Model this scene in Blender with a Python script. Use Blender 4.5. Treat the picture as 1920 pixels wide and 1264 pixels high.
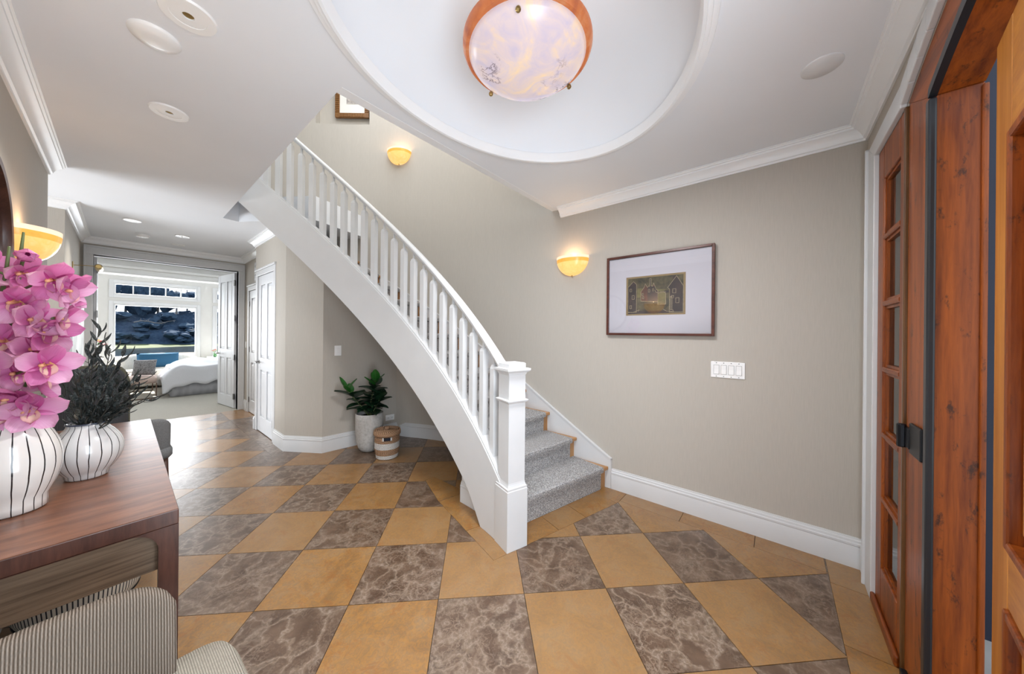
import bpy, bmesh, math, random
from math import sin, cos, pi, radians, atan2, sqrt, hypot
from mathutils import Vector, Matrix
from mathutils.geometry import tessellate_polygon

random.seed(7)
for o in list(bpy.data.objects):
    bpy.data.objects.remove(o)
scene = bpy.context.scene
COL = scene.collection

# ------------------------------------------------------------------ camera
H = 1.4137
cam = bpy.data.cameras.new('camera')
cam.sensor_fit = 'HORIZONTAL'
cam.sensor_width = 36.0
cam.lens = 602.27 / 1920 * 36
cam.shift_x = (960 - 953.03) / 1920
cam.shift_y = (623.21 - 632) / 1920
cam.clip_start = 0.02
cam.clip_end = 600
camo = bpy.data.objects.new('camera', cam)
COL.objects.link(camo)
camo.matrix_world = (Matrix.Translation((0, 0, H)) @ Matrix.Rotation(-radians(50.2472), 4, 'Z')
                     @ Matrix.Rotation(pi / 2, 4, 'X') @ Matrix.Rotation(0.0092, 4, 'Z'))
scene.camera = camo

# ------------------------------------------------------------------ light
scene.view_settings.view_transform = 'Standard'
scene.view_settings.look = 'None'
scene.view_settings.exposure = 1.33
scene.view_settings.gamma = 1.0
scene.view_settings.use_curve_mapping = False
try:
    scene.cycles.use_denoising = True
    scene.cycles.use_adaptive_sampling = True
    scene.cycles.adaptive_threshold = 0.025
    scene.cycles.max_bounces = 8
    scene.cycles.diffuse_bounces = 4
    scene.cycles.glossy_bounces = 3
    scene.cycles.transparent_max_bounces = 8
    scene.cycles.caustics_reflective = False
    scene.cycles.caustics_refractive = False
    scene.cycles.sample_clamp_indirect = 6.0
except Exception:
    pass

world = bpy.data.worlds.new('daylight_sky')
scene.world = world
world.use_nodes = True
wnt = world.node_tree
wnt.nodes['Background'].inputs['Color'].default_value = (0.86, 0.92, 1.0, 1)
wnt.nodes['Background'].inputs['Strength'].default_value = 0.7


def light(name, kind, loc, energy, color=(1, 1, 1), rot=(0, 0, 0), size=None, size_y=None, parent=None):
    l = bpy.data.lights.new(name, kind)
    l.energy = energy
    l.color = color
    if kind == 'AREA':
        l.shape = 'RECTANGLE'
        l.size = size
        l.size_y = size_y or size
    elif kind == 'POINT' and size:
        l.shadow_soft_size = size
    elif kind == 'SUN' and size:
        l.angle = size
    o = bpy.data.objects.new(name, l)
    o.location = loc
    o.rotation_euler = rot
    COL.objects.link(o)
    return o


# sun over the bay, through the bedroom windows
light('sun', 'SUN', (0, 30, 30), 6.0, (1.0, 0.95, 0.86), (radians(-47), 0, radians(-8)), radians(0.6))
# daylight at the openings of the house: entry doorway, stairwell skylight, side room window, bedroom windows
light('doorway_daylight', 'AREA', (0.2, -0.33, 1.10), 22, (0.80, 0.90, 1.0), (radians(98), 0, radians(-30)), 0.9, 2.0)
light('skylight_daylight', 'AREA', (1.5, 3.0, 5.25), 25, (0.92, 0.96, 1.0), (0, 0, 0), 2.0, 2.2)
light('side_room_daylight', 'AREA', (-2.8, 4.9, 1.0), 62, (0.90, 0.95, 1.0), (0, radians(-72), 0), 1.2, 2.2)
light('bedroom_daylight', 'AREA', (0.9, 12.68, 1.5), 250, (0.90, 0.95, 1.0), (radians(-90), 0, 0), 5.6, 2.2)

# ------------------------------------------------------------------ helpers
WT = {}


class MB:
    def __init__(s):
        s.v = []
        s.f = []
        s.m = []

    def add(s, vs, fs, mi=0):
        b = len(s.v)
        s.v += [tuple(v) for v in vs]
        s.f += [tuple(i + b for i in f) for f in fs]
        s.m += [mi] * len(fs)
        return s

    def box(s, x0, x1, y0, y1, z0, z1, mi=0):
        vs = [(x, y, z) for z in (z0, z1) for y in (y0, y1) for x in (x0, x1)]
        return s.add(vs, [(0, 2, 3, 1), (4, 5, 7, 6), (0, 1, 5, 4), (2, 6, 7, 3), (0, 4, 6, 2), (1, 3, 7, 5)], mi)

    def obox(s, c, ux, uy, uz, mi=0):
        c = Vector(c); ux = Vector(ux); uy = Vector(uy); uz = Vector(uz)
        vs = [c + ux * i + uy * j + uz * k for k in (-1, 1) for j in (-1, 1) for i in (-1, 1)]
        return s.add(vs, [(0, 2, 3, 1), (4, 5, 7, 6), (0, 1, 5, 4), (2, 6, 7, 3), (0, 4, 6, 2), (1, 3, 7, 5)], mi)

    def prism(s, poly, z0, z1, mi=0, axis='z', topz=None):
        """poly: list of 2D points, extruded along axis; topz: optional per-vertex top"""
        n = len(poly)
        def P(p, h):
            return (p[0], p[1], h) if axis == 'z' else ((p[0], h, p[1]) if axis == 'y' else (h, p[0], p[1]))
        vs = [P(p, z0) for p in poly] + [P(p, (topz[i] if topz else z1)) for i, p in enumerate(poly)]
        fs = [tuple(range(n - 1, -1, -1)), tuple(range(n, 2 * n))]
        fs += [(i, (i + 1) % n, n + (i + 1) % n, n + i) for i in range(n)]
        return s.add(vs, fs, mi)

    def lathe(s, prof, n=32, c=(0, 0), a0=0, a1=2 * pi, sx=1, sy=1, mi=0):
        full = abs(a1 - a0 - 2 * pi) < 1e-6
        k = n if full else n + 1
        vs = []
        for i in range(k):
            a = a0 + (a1 - a0) * i / n
            for r, z in prof:
                vs.append((c[0] + sx * r * cos(a), c[1] + sy * r * sin(a), z))
        m = len(prof)
        fs = []
        for i in range(n):
            j = (i + 1) % k
            for q in range(m - 1):
                fs.append((i * m + q, j * m + q, j * m + q + 1, i * m + q + 1))
        return s.add(vs, fs, mi)

    def tube(s, pts, r, n=8, mi=0, cap=True):
        pts = [Vector(p) for p in pts]
        rs = r if isinstance(r, (list, tuple)) else [r] * len(pts)
        vs = []
        up = Vector((0, 0, 1))
        prev = None
        for i, p in enumerate(pts):
            t = (pts[min(i + 1, len(pts) - 1)] - pts[max(i - 1, 0)]).normalized()
            if prev is None:
                a = t.cross(up)
                if a.length < 1e-3:
                    a = t.cross(Vector((1, 0, 0)))
            else:
                a = prev - t * prev.dot(t)
            a.normalize()
            prev = a
            b = t.cross(a)
            for k in range(n):
                w = 2 * pi * k / n
                vs.append(p + (a * cos(w) + b * sin(w)) * rs[i])
        fs = []
        for i in range(len(pts) - 1):
            for k in range(n):
                k2 = (k + 1) % n
                fs.append((i * n + k, i * n + k2, (i + 1) * n + k2, (i + 1) * n + k))
        if cap:
            fs.append(tuple(range(n - 1, -1, -1)))
            fs.append(tuple((len(pts) - 1) * n + k for k in range(n)))
        return s.add(vs, fs, mi)

    def sweep(s, path, prof, side=1, closed=False, mi=0, cap=True):
        """prof [(d, z)], d = distance from path to its left (side=1) or right (-1); mitred"""
        n = len(path)
        offs = []
        for i in range(n):
            p = Vector(path[i])
            def nrm(a, b):
                d = (Vector(b) - Vector(a)).normalized()
                return Vector((-d.y, d.x)) * side
            if closed or 0 < i < n - 1:
                n1 = nrm(path[i - 1], path[i]); n2 = nrm(path[i], path[(i + 1) % n])
                m = (n1 + n2)
                m = m / max(m.length_squared / 2, 0.15)
            elif i == 0:
                m = nrm(path[0], path[1])
            else:
                m = nrm(path[-2], path[-1])
            offs.append(m)
        k = len(prof)
        vs = []
        for p, m in zip(path, offs):
            for d, z in prof:
                vs.append((p[0] + m.x * d, p[1] + m.y * d, z))
        fs = []
        for i in range(n if closed else n - 1):
            j = (i + 1) % n
            for q in range(k):
                q2 = (q + 1) % k
                fs.append((i * k + q, j * k + q, j * k + q2, i * k + q2))
        if cap and not closed:
            fs.append(tuple(range(k)))
            fs.append(tuple((n - 1) * k + q for q in range(k - 1, -1, -1)))
        return s.add(vs, fs, mi)

    def grid(s, fn, nu, nv, mi=0, wrapu=False):
        vs = [fn(i / (nu if wrapu else nu), j / nv) for i in range(nu if wrapu else nu + 1) for j in range(nv + 1)]
        fs = []
        for i in range(nu):
            i2 = (i + 1) % nu if wrapu else i + 1
            for j in range(nv):
                fs.append((i * (nv + 1) + j, i2 * (nv + 1) + j, i2 * (nv + 1) + j + 1, i * (nv + 1) + j + 1))
        return s.add(vs, fs, mi)

    def mesh(s, name, mats, smooth=False):
        me = bpy.data.meshes.new(name)
        me.from_pydata(s.v, [], s.f)
        mats = mats if isinstance(mats, (list, tuple)) else [mats]
        for m in mats:
            me.materials.append(m)
        if len(mats) > 1:
            me.polygons.foreach_set('material_index', s.m)
        bm = bmesh.new()
        bm.from_mesh(me)
        bmesh.ops.recalc_face_normals(bm, faces=bm.faces)
        bm.to_mesh(me)
        bm.free()
        if smooth:
            me.shade_smooth()
            if smooth is not True:
                try:
                    me.set_sharp_from_angle(angle=radians(smooth))
                except Exception:
                    pass
        me.update()
        return me

    def build(s, name, mats, parent=None, smooth=False, bevel=0, subsurf=0, solid=0):
        o = link(name, s.mesh(name, mats, smooth), parent)
        if solid:
            m = o.modifiers.new('thickness', 'SOLIDIFY'); m.thickness = solid; m.offset = 0
        if bevel:
            m = o.modifiers.new('bevel', 'BEVEL'); m.width = bevel; m.segments = 2; m.limit_method = 'ANGLE'
            m.angle_limit = radians(40)
        if subsurf:
            m = o.modifiers.new('sub', 'SUBSURF'); m.levels = subsurf; m.render_levels = subsurf
        return o


def link(name, data, parent=None, mat=None):
    o = bpy.data.objects.new(name, data)
    COL.objects.link(o)
    mat = mat or Matrix.Identity(4)
    o.matrix_world = mat
    WT[o] = mat.copy()
    if parent:
        o.parent = parent
        o.matrix_parent_inverse = WT[parent].inverted()
    return o


def tag(o, label, cat, group=None):
    o['label'] = label
    o['category'] = cat
    if group:
        o['group'] = group
    return o


def thing(name, label, cat, loc=(0, 0, 0), group=None):
    return tag(link(name, None, None, Matrix.Translation(loc)), label, cat, group)


def struct(o, label=None, cat=None):
    o['kind'] = 'structure'
    if label:
        o['label'] = label
    if cat:
        o['category'] = cat
    return o


# ------------------------------------------------------------------ materials
def NT(name):
    m = bpy.data.materials.new(name)
    m.use_nodes = True
    nt = m.node_tree
    return m, nt, nt.nodes['Principled BSDF']


def nd(nt, typ, ins=None, **props):
    n = nt.nodes.new(typ)
    for k, v in props.items():
        setattr(n, k, v)
    for k, v in (ins or {}).items():
        if isinstance(v, bpy.types.NodeSocket):
            nt.links.new(v, n.inputs[k])
        else:
            n.inputs[k].default_value = v
    return n


def ramp(nt, fac, stops, interp='LINEAR'):
    r = nd(nt, 'ShaderNodeValToRGB', {'Fac': fac})
    cr = r.color_ramp
    cr.interpolation = interp
    while len(cr.elements) < len(stops):
        cr.elements.new(0.5)
    for e, (p, c) in zip(cr.elements, stops):
        e.position = p
        e.color = (c[0], c[1], c[2], 1) if len(c) == 3 else c
    return r.outputs['Color']


def mix(nt, fac, a, b, typ='MIX'):
    n = nd(nt, 'ShaderNodeMix', data_type='RGBA', blend_type=typ)
    for sock, v in ((n.inputs['Factor'], fac), (n.inputs['A'], a), (n.inputs['B'], b)):
        pass
    ia = [i for i in n.inputs if i.name == 'A' and i.type == 'RGBA'][0]
    ib = [i for i in n.inputs if i.name == 'B' and i.type == 'RGBA'][0]
    iff = [i for i in n.inputs if i.name == 'Factor' and i.type == 'VALUE'][0]
    for sock, v in ((iff, fac), (ia, a), (ib, b)):
        if isinstance(v, bpy.types.NodeSocket):
            nt.links.new(v, sock)
        else:
            sock.default_value = v if not isinstance(v, tuple) else (v[0], v[1], v[2], 1)
    return [o for o in n.outputs if o.type == 'RGBA'][0]


def coords(nt, kind='Object', scale=(1, 1, 1), rot=(0, 0, 0), rnd=False):
    tc = nd(nt, 'ShaderNodeTexCoord')
    src = tc.outputs[kind]
    if rnd:
        oi = nd(nt, 'ShaderNodeObjectInfo')
        mu = nd(nt, 'ShaderNodeMath', {0: oi.outputs['Random'], 1: 37.0}, operation='MULTIPLY')
        va = nd(nt, 'ShaderNodeVectorMath', {0: src, 1: mu.outputs[0]}, operation='ADD')
        src = va.outputs[0]
    mp = nd(nt, 'ShaderNodeMapping', {'Vector': src, 'Scale': scale, 'Rotation': rot})
    return mp.outputs[0]


def noise(nt, vec, scale, detail=4, rough=0.5, dist=0):
    return nd(nt, 'ShaderNodeTexNoise', {'Vector': vec, 'Scale': scale, 'Detail': detail, 'Roughness': rough,
                                         'Distortion': dist})


def bump(nt, b, h, strength=0.2, dist=0.01):
    n = nd(nt, 'ShaderNodeBump', {'Height': h, 'Strength': strength, 'Distance': dist})
    nt.links.new(n.outputs[0], b.inputs['Normal'])


def plain(name, col, rough=0.5, metal=0.0, var=0.06, scale=6.0, coat=0.0, emit=None, estr=0, bumps=0.0, bscale=80):
    """procedural paint-like material: slight noise mottling of one colour"""
    m, nt, b = NT(name)
    v = coords(nt)
    n = noise(nt, v, scale, 3)
    lo = tuple(c * (1 - var) for c in col)
    hi = tuple(min(1, c * (1 + var)) for c in col)
    c = ramp(nt, n.outputs['Fac'], [(0.3, lo), (0.7, hi)])
    nt.links.new(c, b.inputs['Base Color'])
    b.inputs['Roughness'].default_value = rough
    b.inputs['Metallic'].default_value = metal
    b.inputs['Coat Weight'].default_value = coat
    if emit:
        b.inputs['Emission Color'].default_value = (*emit, 1)
        b.inputs['Emission Strength'].default_value = estr
    if bumps:
        bump(nt, b, noise(nt, v, bscale, 3).outputs['Fac'], bumps)
    return m


def fabric_mat(name, col, rough=0.9, scale=900, var=0.25):
    m, nt, b = NT(name)
    v = coords(nt)
    n = noise(nt, v, scale * 0.35, 2)
    c = ramp(nt, n.outputs['Fac'], [(0.3, tuple(x * (1 - var) for x in col)), (0.7, tuple(min(1, x * (1 + var)) for x in col))])
    nt.links.new(c, b.inputs['Base Color'])
    b.inputs['Roughness'].default_value = rough
    b.inputs['Specular IOR Level'].default_value = 0.2
    bump(nt, b, n.outputs['Fac'], 0.25, 0.004)
    return m


def wood_mat(name, dark, lite, scale=(1, 1, 1), rough=0.4, coat=0.0, knots=0.0, gscale=14, rnd=True):
    """grain runs along the axis with the small scale"""
    m, nt, b = NT(name)
    v = coords(nt, scale=scale, rnd=rnd)
    n = noise(nt, v, gscale, 8, 0.62, 0.6)
    c = ramp(nt, n.outputs['Fac'], [(0.28, dark), (0.5, tuple((a + d) / 2 for a, d in zip(dark, lite))), (0.72, lite)])
    n3 = noise(nt, v, gscale * 0.2, 3, 0.5, 0.3)
    c = mix(nt, 0.55, c, ramp(nt, n3.outputs['Fac'], [(0.35, tuple(x * 0.8 for x in dark)), (0.65, lite)]))
    if knots:
        v2 = coords(nt, scale=(5, 5, 2.2), rnd=rnd)
        n2 = noise(nt, v2, 5, 8, 0.72, 0.2)
        k = ramp(nt, n2.outputs['Fac'], [(0.575, (0, 0, 0)), (0.66, (1, 1, 1))])
        kk = nd(nt, 'ShaderNodeMath', {0: k, 1: knots}, operation='MULTIPLY')
        c = mix(nt, kk.outputs[0], c, (0.03, 0.012, 0.006))
    nt.links.new(c, b.inputs['Base Color'])
    b.inputs['Roughness'].default_value = rough
    b.inputs['Coat Weight'].default_value = coat
    b.inputs['Coat Roughness'].default_value = 0.2
    b.inputs['Specular IOR Level'].default_value = 0.35
    bump(nt, b, n.outputs['Fac'], 0.12, 0.003)
    return m


def wall_paint(name, col):
    m, nt, b = NT(name)
    v = coords(nt, scale=(60, 60, 3))
    n = noise(nt, v, 4, 3)
    c = ramp(nt, n.outputs['Fac'], [(0.3, tuple(x * 0.965 for x in col)), (0.7, tuple(x * 1.03 for x in col))])
    nt.links.new(c, b.inputs['Base Color'])
    b.inputs['Roughness'].default_value = 0.75
    b.inputs['Specular IOR Level'].default_value = 0.3
    bump(nt, b, n.outputs['Fac'], 0.05, 0.002)
    return m


def marble_brown():
    m, nt, b = NT('brown_marble')
    v = coords(nt, rnd=True)
    n = noise(nt, v, 5, 5, 0.6)
    dv = nd(nt, 'ShaderNodeVectorMath', {0: n.outputs['Color'], 1: (0.34, 0.34, 0.34)}, operation='MULTIPLY')
    vv = nd(nt, 'ShaderNodeVectorMath', {0: v, 1: dv.outputs[0]}, operation='ADD').outputs[0]
    e1 = nd(nt, 'ShaderNodeTexVoronoi', {'Vector': vv, 'Scale': 7.5}, feature='DISTANCE_TO_EDGE')
    e2 = nd(nt, 'ShaderNodeTexVoronoi', {'Vector': vv, 'Scale': 26.0}, feature='DISTANCE_TO_EDGE')
    v1 = ramp(nt, e1.outputs['Distance'], [(0.0, (1, 1, 1)), (0.035, (0.55, 0.55, 0.55)), (0.16, (0.0, 0.0, 0.0))])
    v2 = ramp(nt, e2.outputs['Distance'], [(0.0, (0.75, 0.75, 0.75)), (0.12, (0, 0, 0))])
    big = noise(nt, v, 3.0, 4, 0.6)
    vm = nd(nt, 'ShaderNodeMath', {0: v2, 1: ramp(nt, big.outputs['Fac'], [(0.38, (0, 0, 0)), (0.6, (1, 1, 1))])}, operation='MULTIPLY')
    vs = nd(nt, 'ShaderNodeMath', {0: v1, 1: vm.outputs[0]}, operation='MAXIMUM')
    fine = noise(nt, v, 45, 4, 0.7)
    base = ramp(nt, noise(nt, v, 9, 5).outputs['Fac'], [(0.35, (0.0722, 0.0391, 0.0216)), (0.65, (0.1320, 0.0799, 0.0496))])
    vein = ramp(nt, fine.outputs['Fac'], [(0.35, (0.2112, 0.1462, 0.0960)), (0.65, (0.3256, 0.2550, 0.1960))])
    oi = nd(nt, 'ShaderNodeObjectInfo')
    f = nd(nt, 'ShaderNodeMapRange', {'Value': oi.outputs['Random'], 'To Min': 0.5, 'To Max': 1.0})
    ff = nd(nt, 'ShaderNodeMath', {0: vs.outputs[0], 1: f.outputs[0]}, operation='MULTIPLY')
    c = mix(nt, ff.outputs[0], base, vein)
    nt.links.new(c, b.inputs['Base Color'])
    b.inputs['Roughness'].default_value = 0.3
    b.inputs['Specular IOR Level'].default_value = 0.75
    return m


def marble_tan():
    m, nt, b = NT('golden_limestone')
    v = coords(nt, rnd=True)
    n1 = noise(nt, v, 6, 6, 0.65, 0.8)
    n2 = noise(nt, v, 30, 6, 0.7, 2.5)
    c = ramp(nt, n1.outputs['Fac'], [(0.36, (0.1672, 0.0742, 0.0165)), (0.5, (0.2848, 0.1366, 0.0365)), (0.62, (0.2983, 0.1834, 0.0882))])
    c2 = ramp(nt, n2.outputs['Fac'], [(0.40, (0.1808, 0.1131, 0.0541)), (0.5, (0.2712, 0.1389, 0.0441)), (0.60, (0.3797, 0.1755, 0.0294))])
    c = mix(nt, 0.5, c, c2)
    sp = ramp(nt, noise(nt, v, 10, 8, 0.78, 0.6).outputs['Fac'], [(0.55, (0, 0, 0)), (0.62, (0.65, 0.65, 0.65))])
    c = mix(nt, sp, c, (0.2441, 0.0819, 0.0082))
    oi = nd(nt, 'ShaderNodeObjectInfo')
    tn = nd(nt, 'ShaderNodeMapRange', {'Value': oi.outputs['Random'], 'To Min': 0.0, 'To Max': 0.45})
    c = mix(nt, tn.outputs[0], c, (0.2712, 0.1678, 0.0823))
    nt.links.new(c, b.inputs['Base Color'])
    b.inputs['Roughness'].default_value = 0.3
    b.inputs['Specular IOR Level'].default_value = 0.75
    return m


def alabaster(name, glow, strength, vein=True):
    m, nt, b = NT(name)
    v = coords(nt)
    n = noise(nt, v, 7, 6, 0.6, 1.4)
    c = ramp(nt, n.outputs['Fac'], [(0.3, glow[0]), (0.52, glow[1]), (0.72, glow[2])])
    if vein:
        n2 = noise(nt, v, 4.2, 8, 0.65, 0.3)
        ln = ramp(nt, n2.outputs['Fac'], [(0.485, (0, 0, 0)), (0.5, (1, 1, 1)), (0.515, (0, 0, 0))])
        mk = ramp(nt, noise(nt, v, 3.1, 2).outputs['Fac'], [(0.56, (0, 0, 0)), (0.64, (1, 1, 1))])
        k = nd(nt, 'ShaderNodeMath', {0: ln, 1: mk}, operation='MULTIPLY')
        c = mix(nt, k.outputs[0], c, (0.10, 0.07, 0.10))
    nt.links.new(c, b.inputs['Base Color'])
    nt.links.new(c, b.inputs['Emission Color'])
    b.inputs['Emission Strength'].default_value = strength
    dk = mix(nt, 0.55, c, (0.1, 0.09, 0.08))
    nt.links.new(dk, b.inputs['Base Color'])
    b.inputs['Roughness'].default_value = 0.25
    return m


WALL = wall_paint('beige_linen_paint', (0.475, 0.44, 0.39))
CEIL = plain('ceiling_paint', (0.80, 0.825, 0.86), 0.8, var=0.015, scale=2)
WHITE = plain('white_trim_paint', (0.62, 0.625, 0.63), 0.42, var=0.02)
MOULD = plain('lightened_trim_paint', (0.86, 0.87, 0.88), 0.4, var=0.01)  # same trim paint made lighter, in place of light on the mouldings
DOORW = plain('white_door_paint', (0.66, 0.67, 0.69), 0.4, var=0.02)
BROWN = marble_brown()
TAN = marble_tan()
GROUT = plain('dark_grout', (0.12, 0.10, 0.085), 0.9)
WALNUT = wood_mat('walnut', (0.034, 0.012, 0.008), (0.088, 0.034, 0.022), (9, 9, 1.2), 0.36, 0.25)  # dark frame tone, deepened further to stand in for shade on the table edge
WALNUTX = wood_mat('walnut_crossgrain', (0.10, 0.034, 0.017), (0.235, 0.098, 0.05), (1.4, 9, 9), 0.36, 0.35)
PANELW = wood_mat('grey_brown_veneer', (0.10, 0.062, 0.038), (0.24, 0.165, 0.108), (1.0, 30, 30), 0.5)
ALDER = wood_mat('stained_knotty_alder', (0.11, 0.018, 0.002), (0.35, 0.083, 0.008), (9, 9, 0.55), 0.42, 0.1, knots=0.85)
ALDERX = wood_mat('stained_alder_crossgrain', (0.11, 0.018, 0.002), (0.35, 0.083, 0.008), (0.6, 9, 9), 0.42, 0.1, knots=0.8)
ALDERL = wood_mat('lit_tinted_alder', (0.38, 0.125, 0.016), (0.60, 0.25, 0.042), (9, 9, 0.5), 0.35, 0.3, knots=0.15)  # alder lightened in colour so the door leaf looks lit
TREAD = wood_mat('maple_tread', (0.36, 0.17, 0.055), (0.48, 0.26, 0.105), (1, 1, 1), 0.4, 0.2, rnd=False)
BRASS = plain('aged_brass', (0.42, 0.30, 0.12), 0.3, 1.0)
BLACK = plain('black_iron', (0.012, 0.013, 0.016), 0.4, 0.6)
RUBBER = plain('grey_weatherstrip', (0.012, 0.014, 0.018), 0.3)
NICKEL = plain('pewter_metal', (0.22, 0.21, 0.20), 0.35, 1.0)
PLASTIC = plain('white_plastic', (0.88, 0.88, 0.87), 0.35, var=0.01)
DARK = plain('dark_slot', (0.03, 0.03, 0.03), 0.6)


def carpet_mat():
    m, nt, b = NT('grey_tweed_carpet')
    v = coords(nt)
    n = noise(nt, v, 150, 2, 0.7)
    n2 = noise(nt, v, 60, 3)
    c = ramp(nt, n.outputs['Fac'], [(0.36, (0.13, 0.132, 0.14)), (0.5, (0.33, 0.33, 0.335)), (0.64, (0.60, 0.59, 0.58))])
    c = mix(nt, ramp(nt, n2.outputs['Fac'], [(0.4, (0, 0, 0)), (0.7, (0.35, 0.35, 0.35))]), c, (0.26, 0.22, 0.18))
    nt.links.new(c, b.inputs['Base Color'])
    b.inputs['Roughness'].default_value = 0.95
    b.inputs['Specular IOR Level'].default_value = 0.1
    bump(nt, b, n.outputs['Fac'], 0.6, 0.006)
    return m


CARPET = carpet_mat()


def glass_mat(name='clear_glass', ior=1.45, fixed=None):
    m, nt, b = NT(name)
    nt.nodes.remove(b)
    t = nd(nt, 'ShaderNodeBsdfTransparent')
    g = nd(nt, 'ShaderNodeBsdfGlossy', {'Roughness': 0.01})
    f = nd(nt, 'ShaderNodeFresnel', {'IOR': ior})
    mx = nd(nt, 'ShaderNodeMixShader', {0: f.outputs[0], 1: t.outputs[0], 2: g.outputs[0]})
    nt.links.new(mx.outputs[0], nt.nodes['Material Output'].inputs['Surface'])
    return m


GLASS = glass_mat('window_glass', 1.06)
SGLASS = glass_mat('sidelight_glass', 2.3)
PGLASS = glass_mat('picture_glass', 1.62)

# ------------------------------------------------------------------ plan constants
ZC = 2.68           # ceiling
ZU = 2.955          # upper floor
XL, XR = -0.37, 2.87
YF, YB = -0.42, 7.30
SC = (-0.88, 2.10)  # centre of the curved stair
RW = 3.75           # outer curved wall
RI = 2.59           # inner face of stringer
ROUT = lambda t: RW / cos(t) if t < 0 else RW
ZTOP = lambda t: 1.042 + 2.289 * t
ZBOT = lambda t: 0.506 + 2.434 * t
PT = lambda r, t: (SC[0] + r * cos(t), SC[1] + r * sin(t))


def soffit(x, y):
    return ZBOT(atan2(y - SC[1], x - SC[0]))


# ------------------------------------------------------------------ floor and tiles
fl = MB().box(-3.1, 2.97, -0.52, 7.42, -0.1, -0.012)
floor = struct(fl.build('floor', GROUT), 'checkered floor of golden and brown marble laid on the diagonal', 'floor')

TS = 0.457
TO = (1.0767, 1.3591)
q2 = 2 ** -0.5
EI, EJ = (q2, -q2), (q2, q2)


def tile_pt(i, j):
    return (TO[0] + TS * (i * EI[0] + j * EJ[0]), TO[1] + TS * (i * EI[1] + j * EJ[1]))


def clip(poly, a, b, keep_left=True):
    out = []
    def s(p):
        v = (b[0] - a[0]) * (p[1] - a[1]) - (b[1] - a[1]) * (p[0] - a[0])
        return v if keep_left else -v
    for k in range(len(poly)):
        p, q = poly[k], poly[(k + 1) % len(poly)]
        sp, sq = s(p), s(q)
        if sp >= 0:
            out.append(p)
        if sp * sq < 0:
            t = sp / (sp - sq)
            out.append((p[0] + t * (q[0] - p[0]), p[1] + t * (q[1] - p[1])))
    return out


def area(p):
    return 0.5 * sum(p[k][0] * p[(k + 1) % len(p)][1] - p[(k + 1) % len(p)][0] * p[k][1] for k in range(len(p)))


def ccw(p):
    return p if area(p) > 0 else p[::-1]


def inset(poly, d):
    poly = ccw(poly)
    n = len(poly)
    res = poly
    for k in range(n):
        a, b = poly[k], poly[(k + 1) % n]
        L = hypot(b[0] - a[0], b[1] - a[1])
        nx, ny = -(b[1] - a[1]) / L, (b[0] - a[0]) / L
        res = clip(res, (a[0] + nx * d, a[1] + ny * d), (b[0] + nx * d, b[1] + ny * d))
        if len(res) < 3:
            return []
    return res


def subtract(pieces, conv):
    conv = ccw(conv)
    out = []
    for p in pieces:
        rest = p
        for k in range(len(conv)):
            a, b = conv[k], conv[(k + 1) % len(conv)]
            outside = clip(rest, a, b, False)
            if len(outside) >= 3 and abs(area(outside)) > 1e-5:
                out.append(outside)
            rest = clip(rest, a, b, True)
            if len(rest) < 3:
                break
    return out


GAP = 0.0016
P0, Q0, A0 = (1.693, 2.144), (1.479, 1.332), (2.638, 1.006)
lerp2 = lambda a, b, t: (a[0] + (b[0] - a[0]) * t, a[1] + (b[1] - a[1]) * t)
borders = []
# beside the stringer
m1 = lerp2(P0, Q0, 0.57)
borders += [([P0, m1, (1.82, 1.60), (1.95, 2.09)], 'T'), ([m1, Q0, (1.727, 1.262), (1.82, 1.60)], 'T')]
borders += [([(1.693, 2.148), (1.952, 2.094), (1.95, 2.55), (1.85, 2.55)], 'T')]
# along the first riser
b0, b1 = (1.727, 1.262), A0
up = (0.08, 0.25)
for t0, t1, kd in ((0, 0.31, 'T'), (0.31, 0.61, 'T'), (0.61, 1, 'T')):
    a, b = lerp2(b0, b1, t0), lerp2(b0, b1, t1)
    borders.append(([a, b, (b[0] + up[0], b[1] + up[1]), (a[0] + up[0], a[1] + up[1])], kd))
# along the picture wall
borders.append(([A0, (2.692, 1.0), (2.87, 1.0), (2.87, 1.26), (2.71, 1.26)], 'T'))
for y0, y1 in ((0.55, 1.0), (0.10, 0.55), (-0.246, 0.10)):
    borders.append(([(2.692, y0), (2.87, y0), (2.87, y1), (2.692, y1)], 'T'))
# along the door wall
for x0, x1 in ((2.60, 2.87), (2.12, 2.60), (1.66, 2.12), (1.2, 1.66), (0.74, 1.2), (0.28, 0.74), (-0.37, 0.28)):
    borders.append(([(x0, -0.6), (x1, -0.6), (x1, -0.25), (x0, -0.25)], 'T'))
# along the hall wall
for y0, y1 in ((4.37, 4.72), (4.72, 5.18), (5.18, 5.64), (5.64, 6.1), (6.1, 6.56), (6.56, 7.02), (7.02, 7.3)):
    borders.append(([(1.085, y0), (1.5, y0), (1.5, y1), (1.085, y1)], 'T' if y0 > 6.4 else 'B'))

REGION = [ccw([(XL, -0.52), (2.87, -0.52), (2.87, 7.3), (XL, 7.3)]),
          ccw([(-3.0, 3.6), (XL, 3.6), (XL, 6.4), (-3.0, 6.4)])]


def in_view(c):
    x, y = c
    if x > 1.6 and y > 4.35:
        return False
    if hypot(x - SC[0], y - SC[1]) > 4.05 and y > 2.0 and x > 1.75:
        return False
    return True


full_mesh = {}
for kd, mt in (('T', TAN), ('B', BROWN)):
    mb = MB()
    sq = inset([(0, 0), (TS * EI[0], TS * EI[1]), (TS * (EI[0] + EJ[0]), TS * (EI[1] + EJ[1])), (TS * EJ[0], TS * EJ[1])], GAP)
    mb.prism(sq, -0.012, 0.0)
    full_mesh[kd] = mb.mesh('tile', mt)


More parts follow.
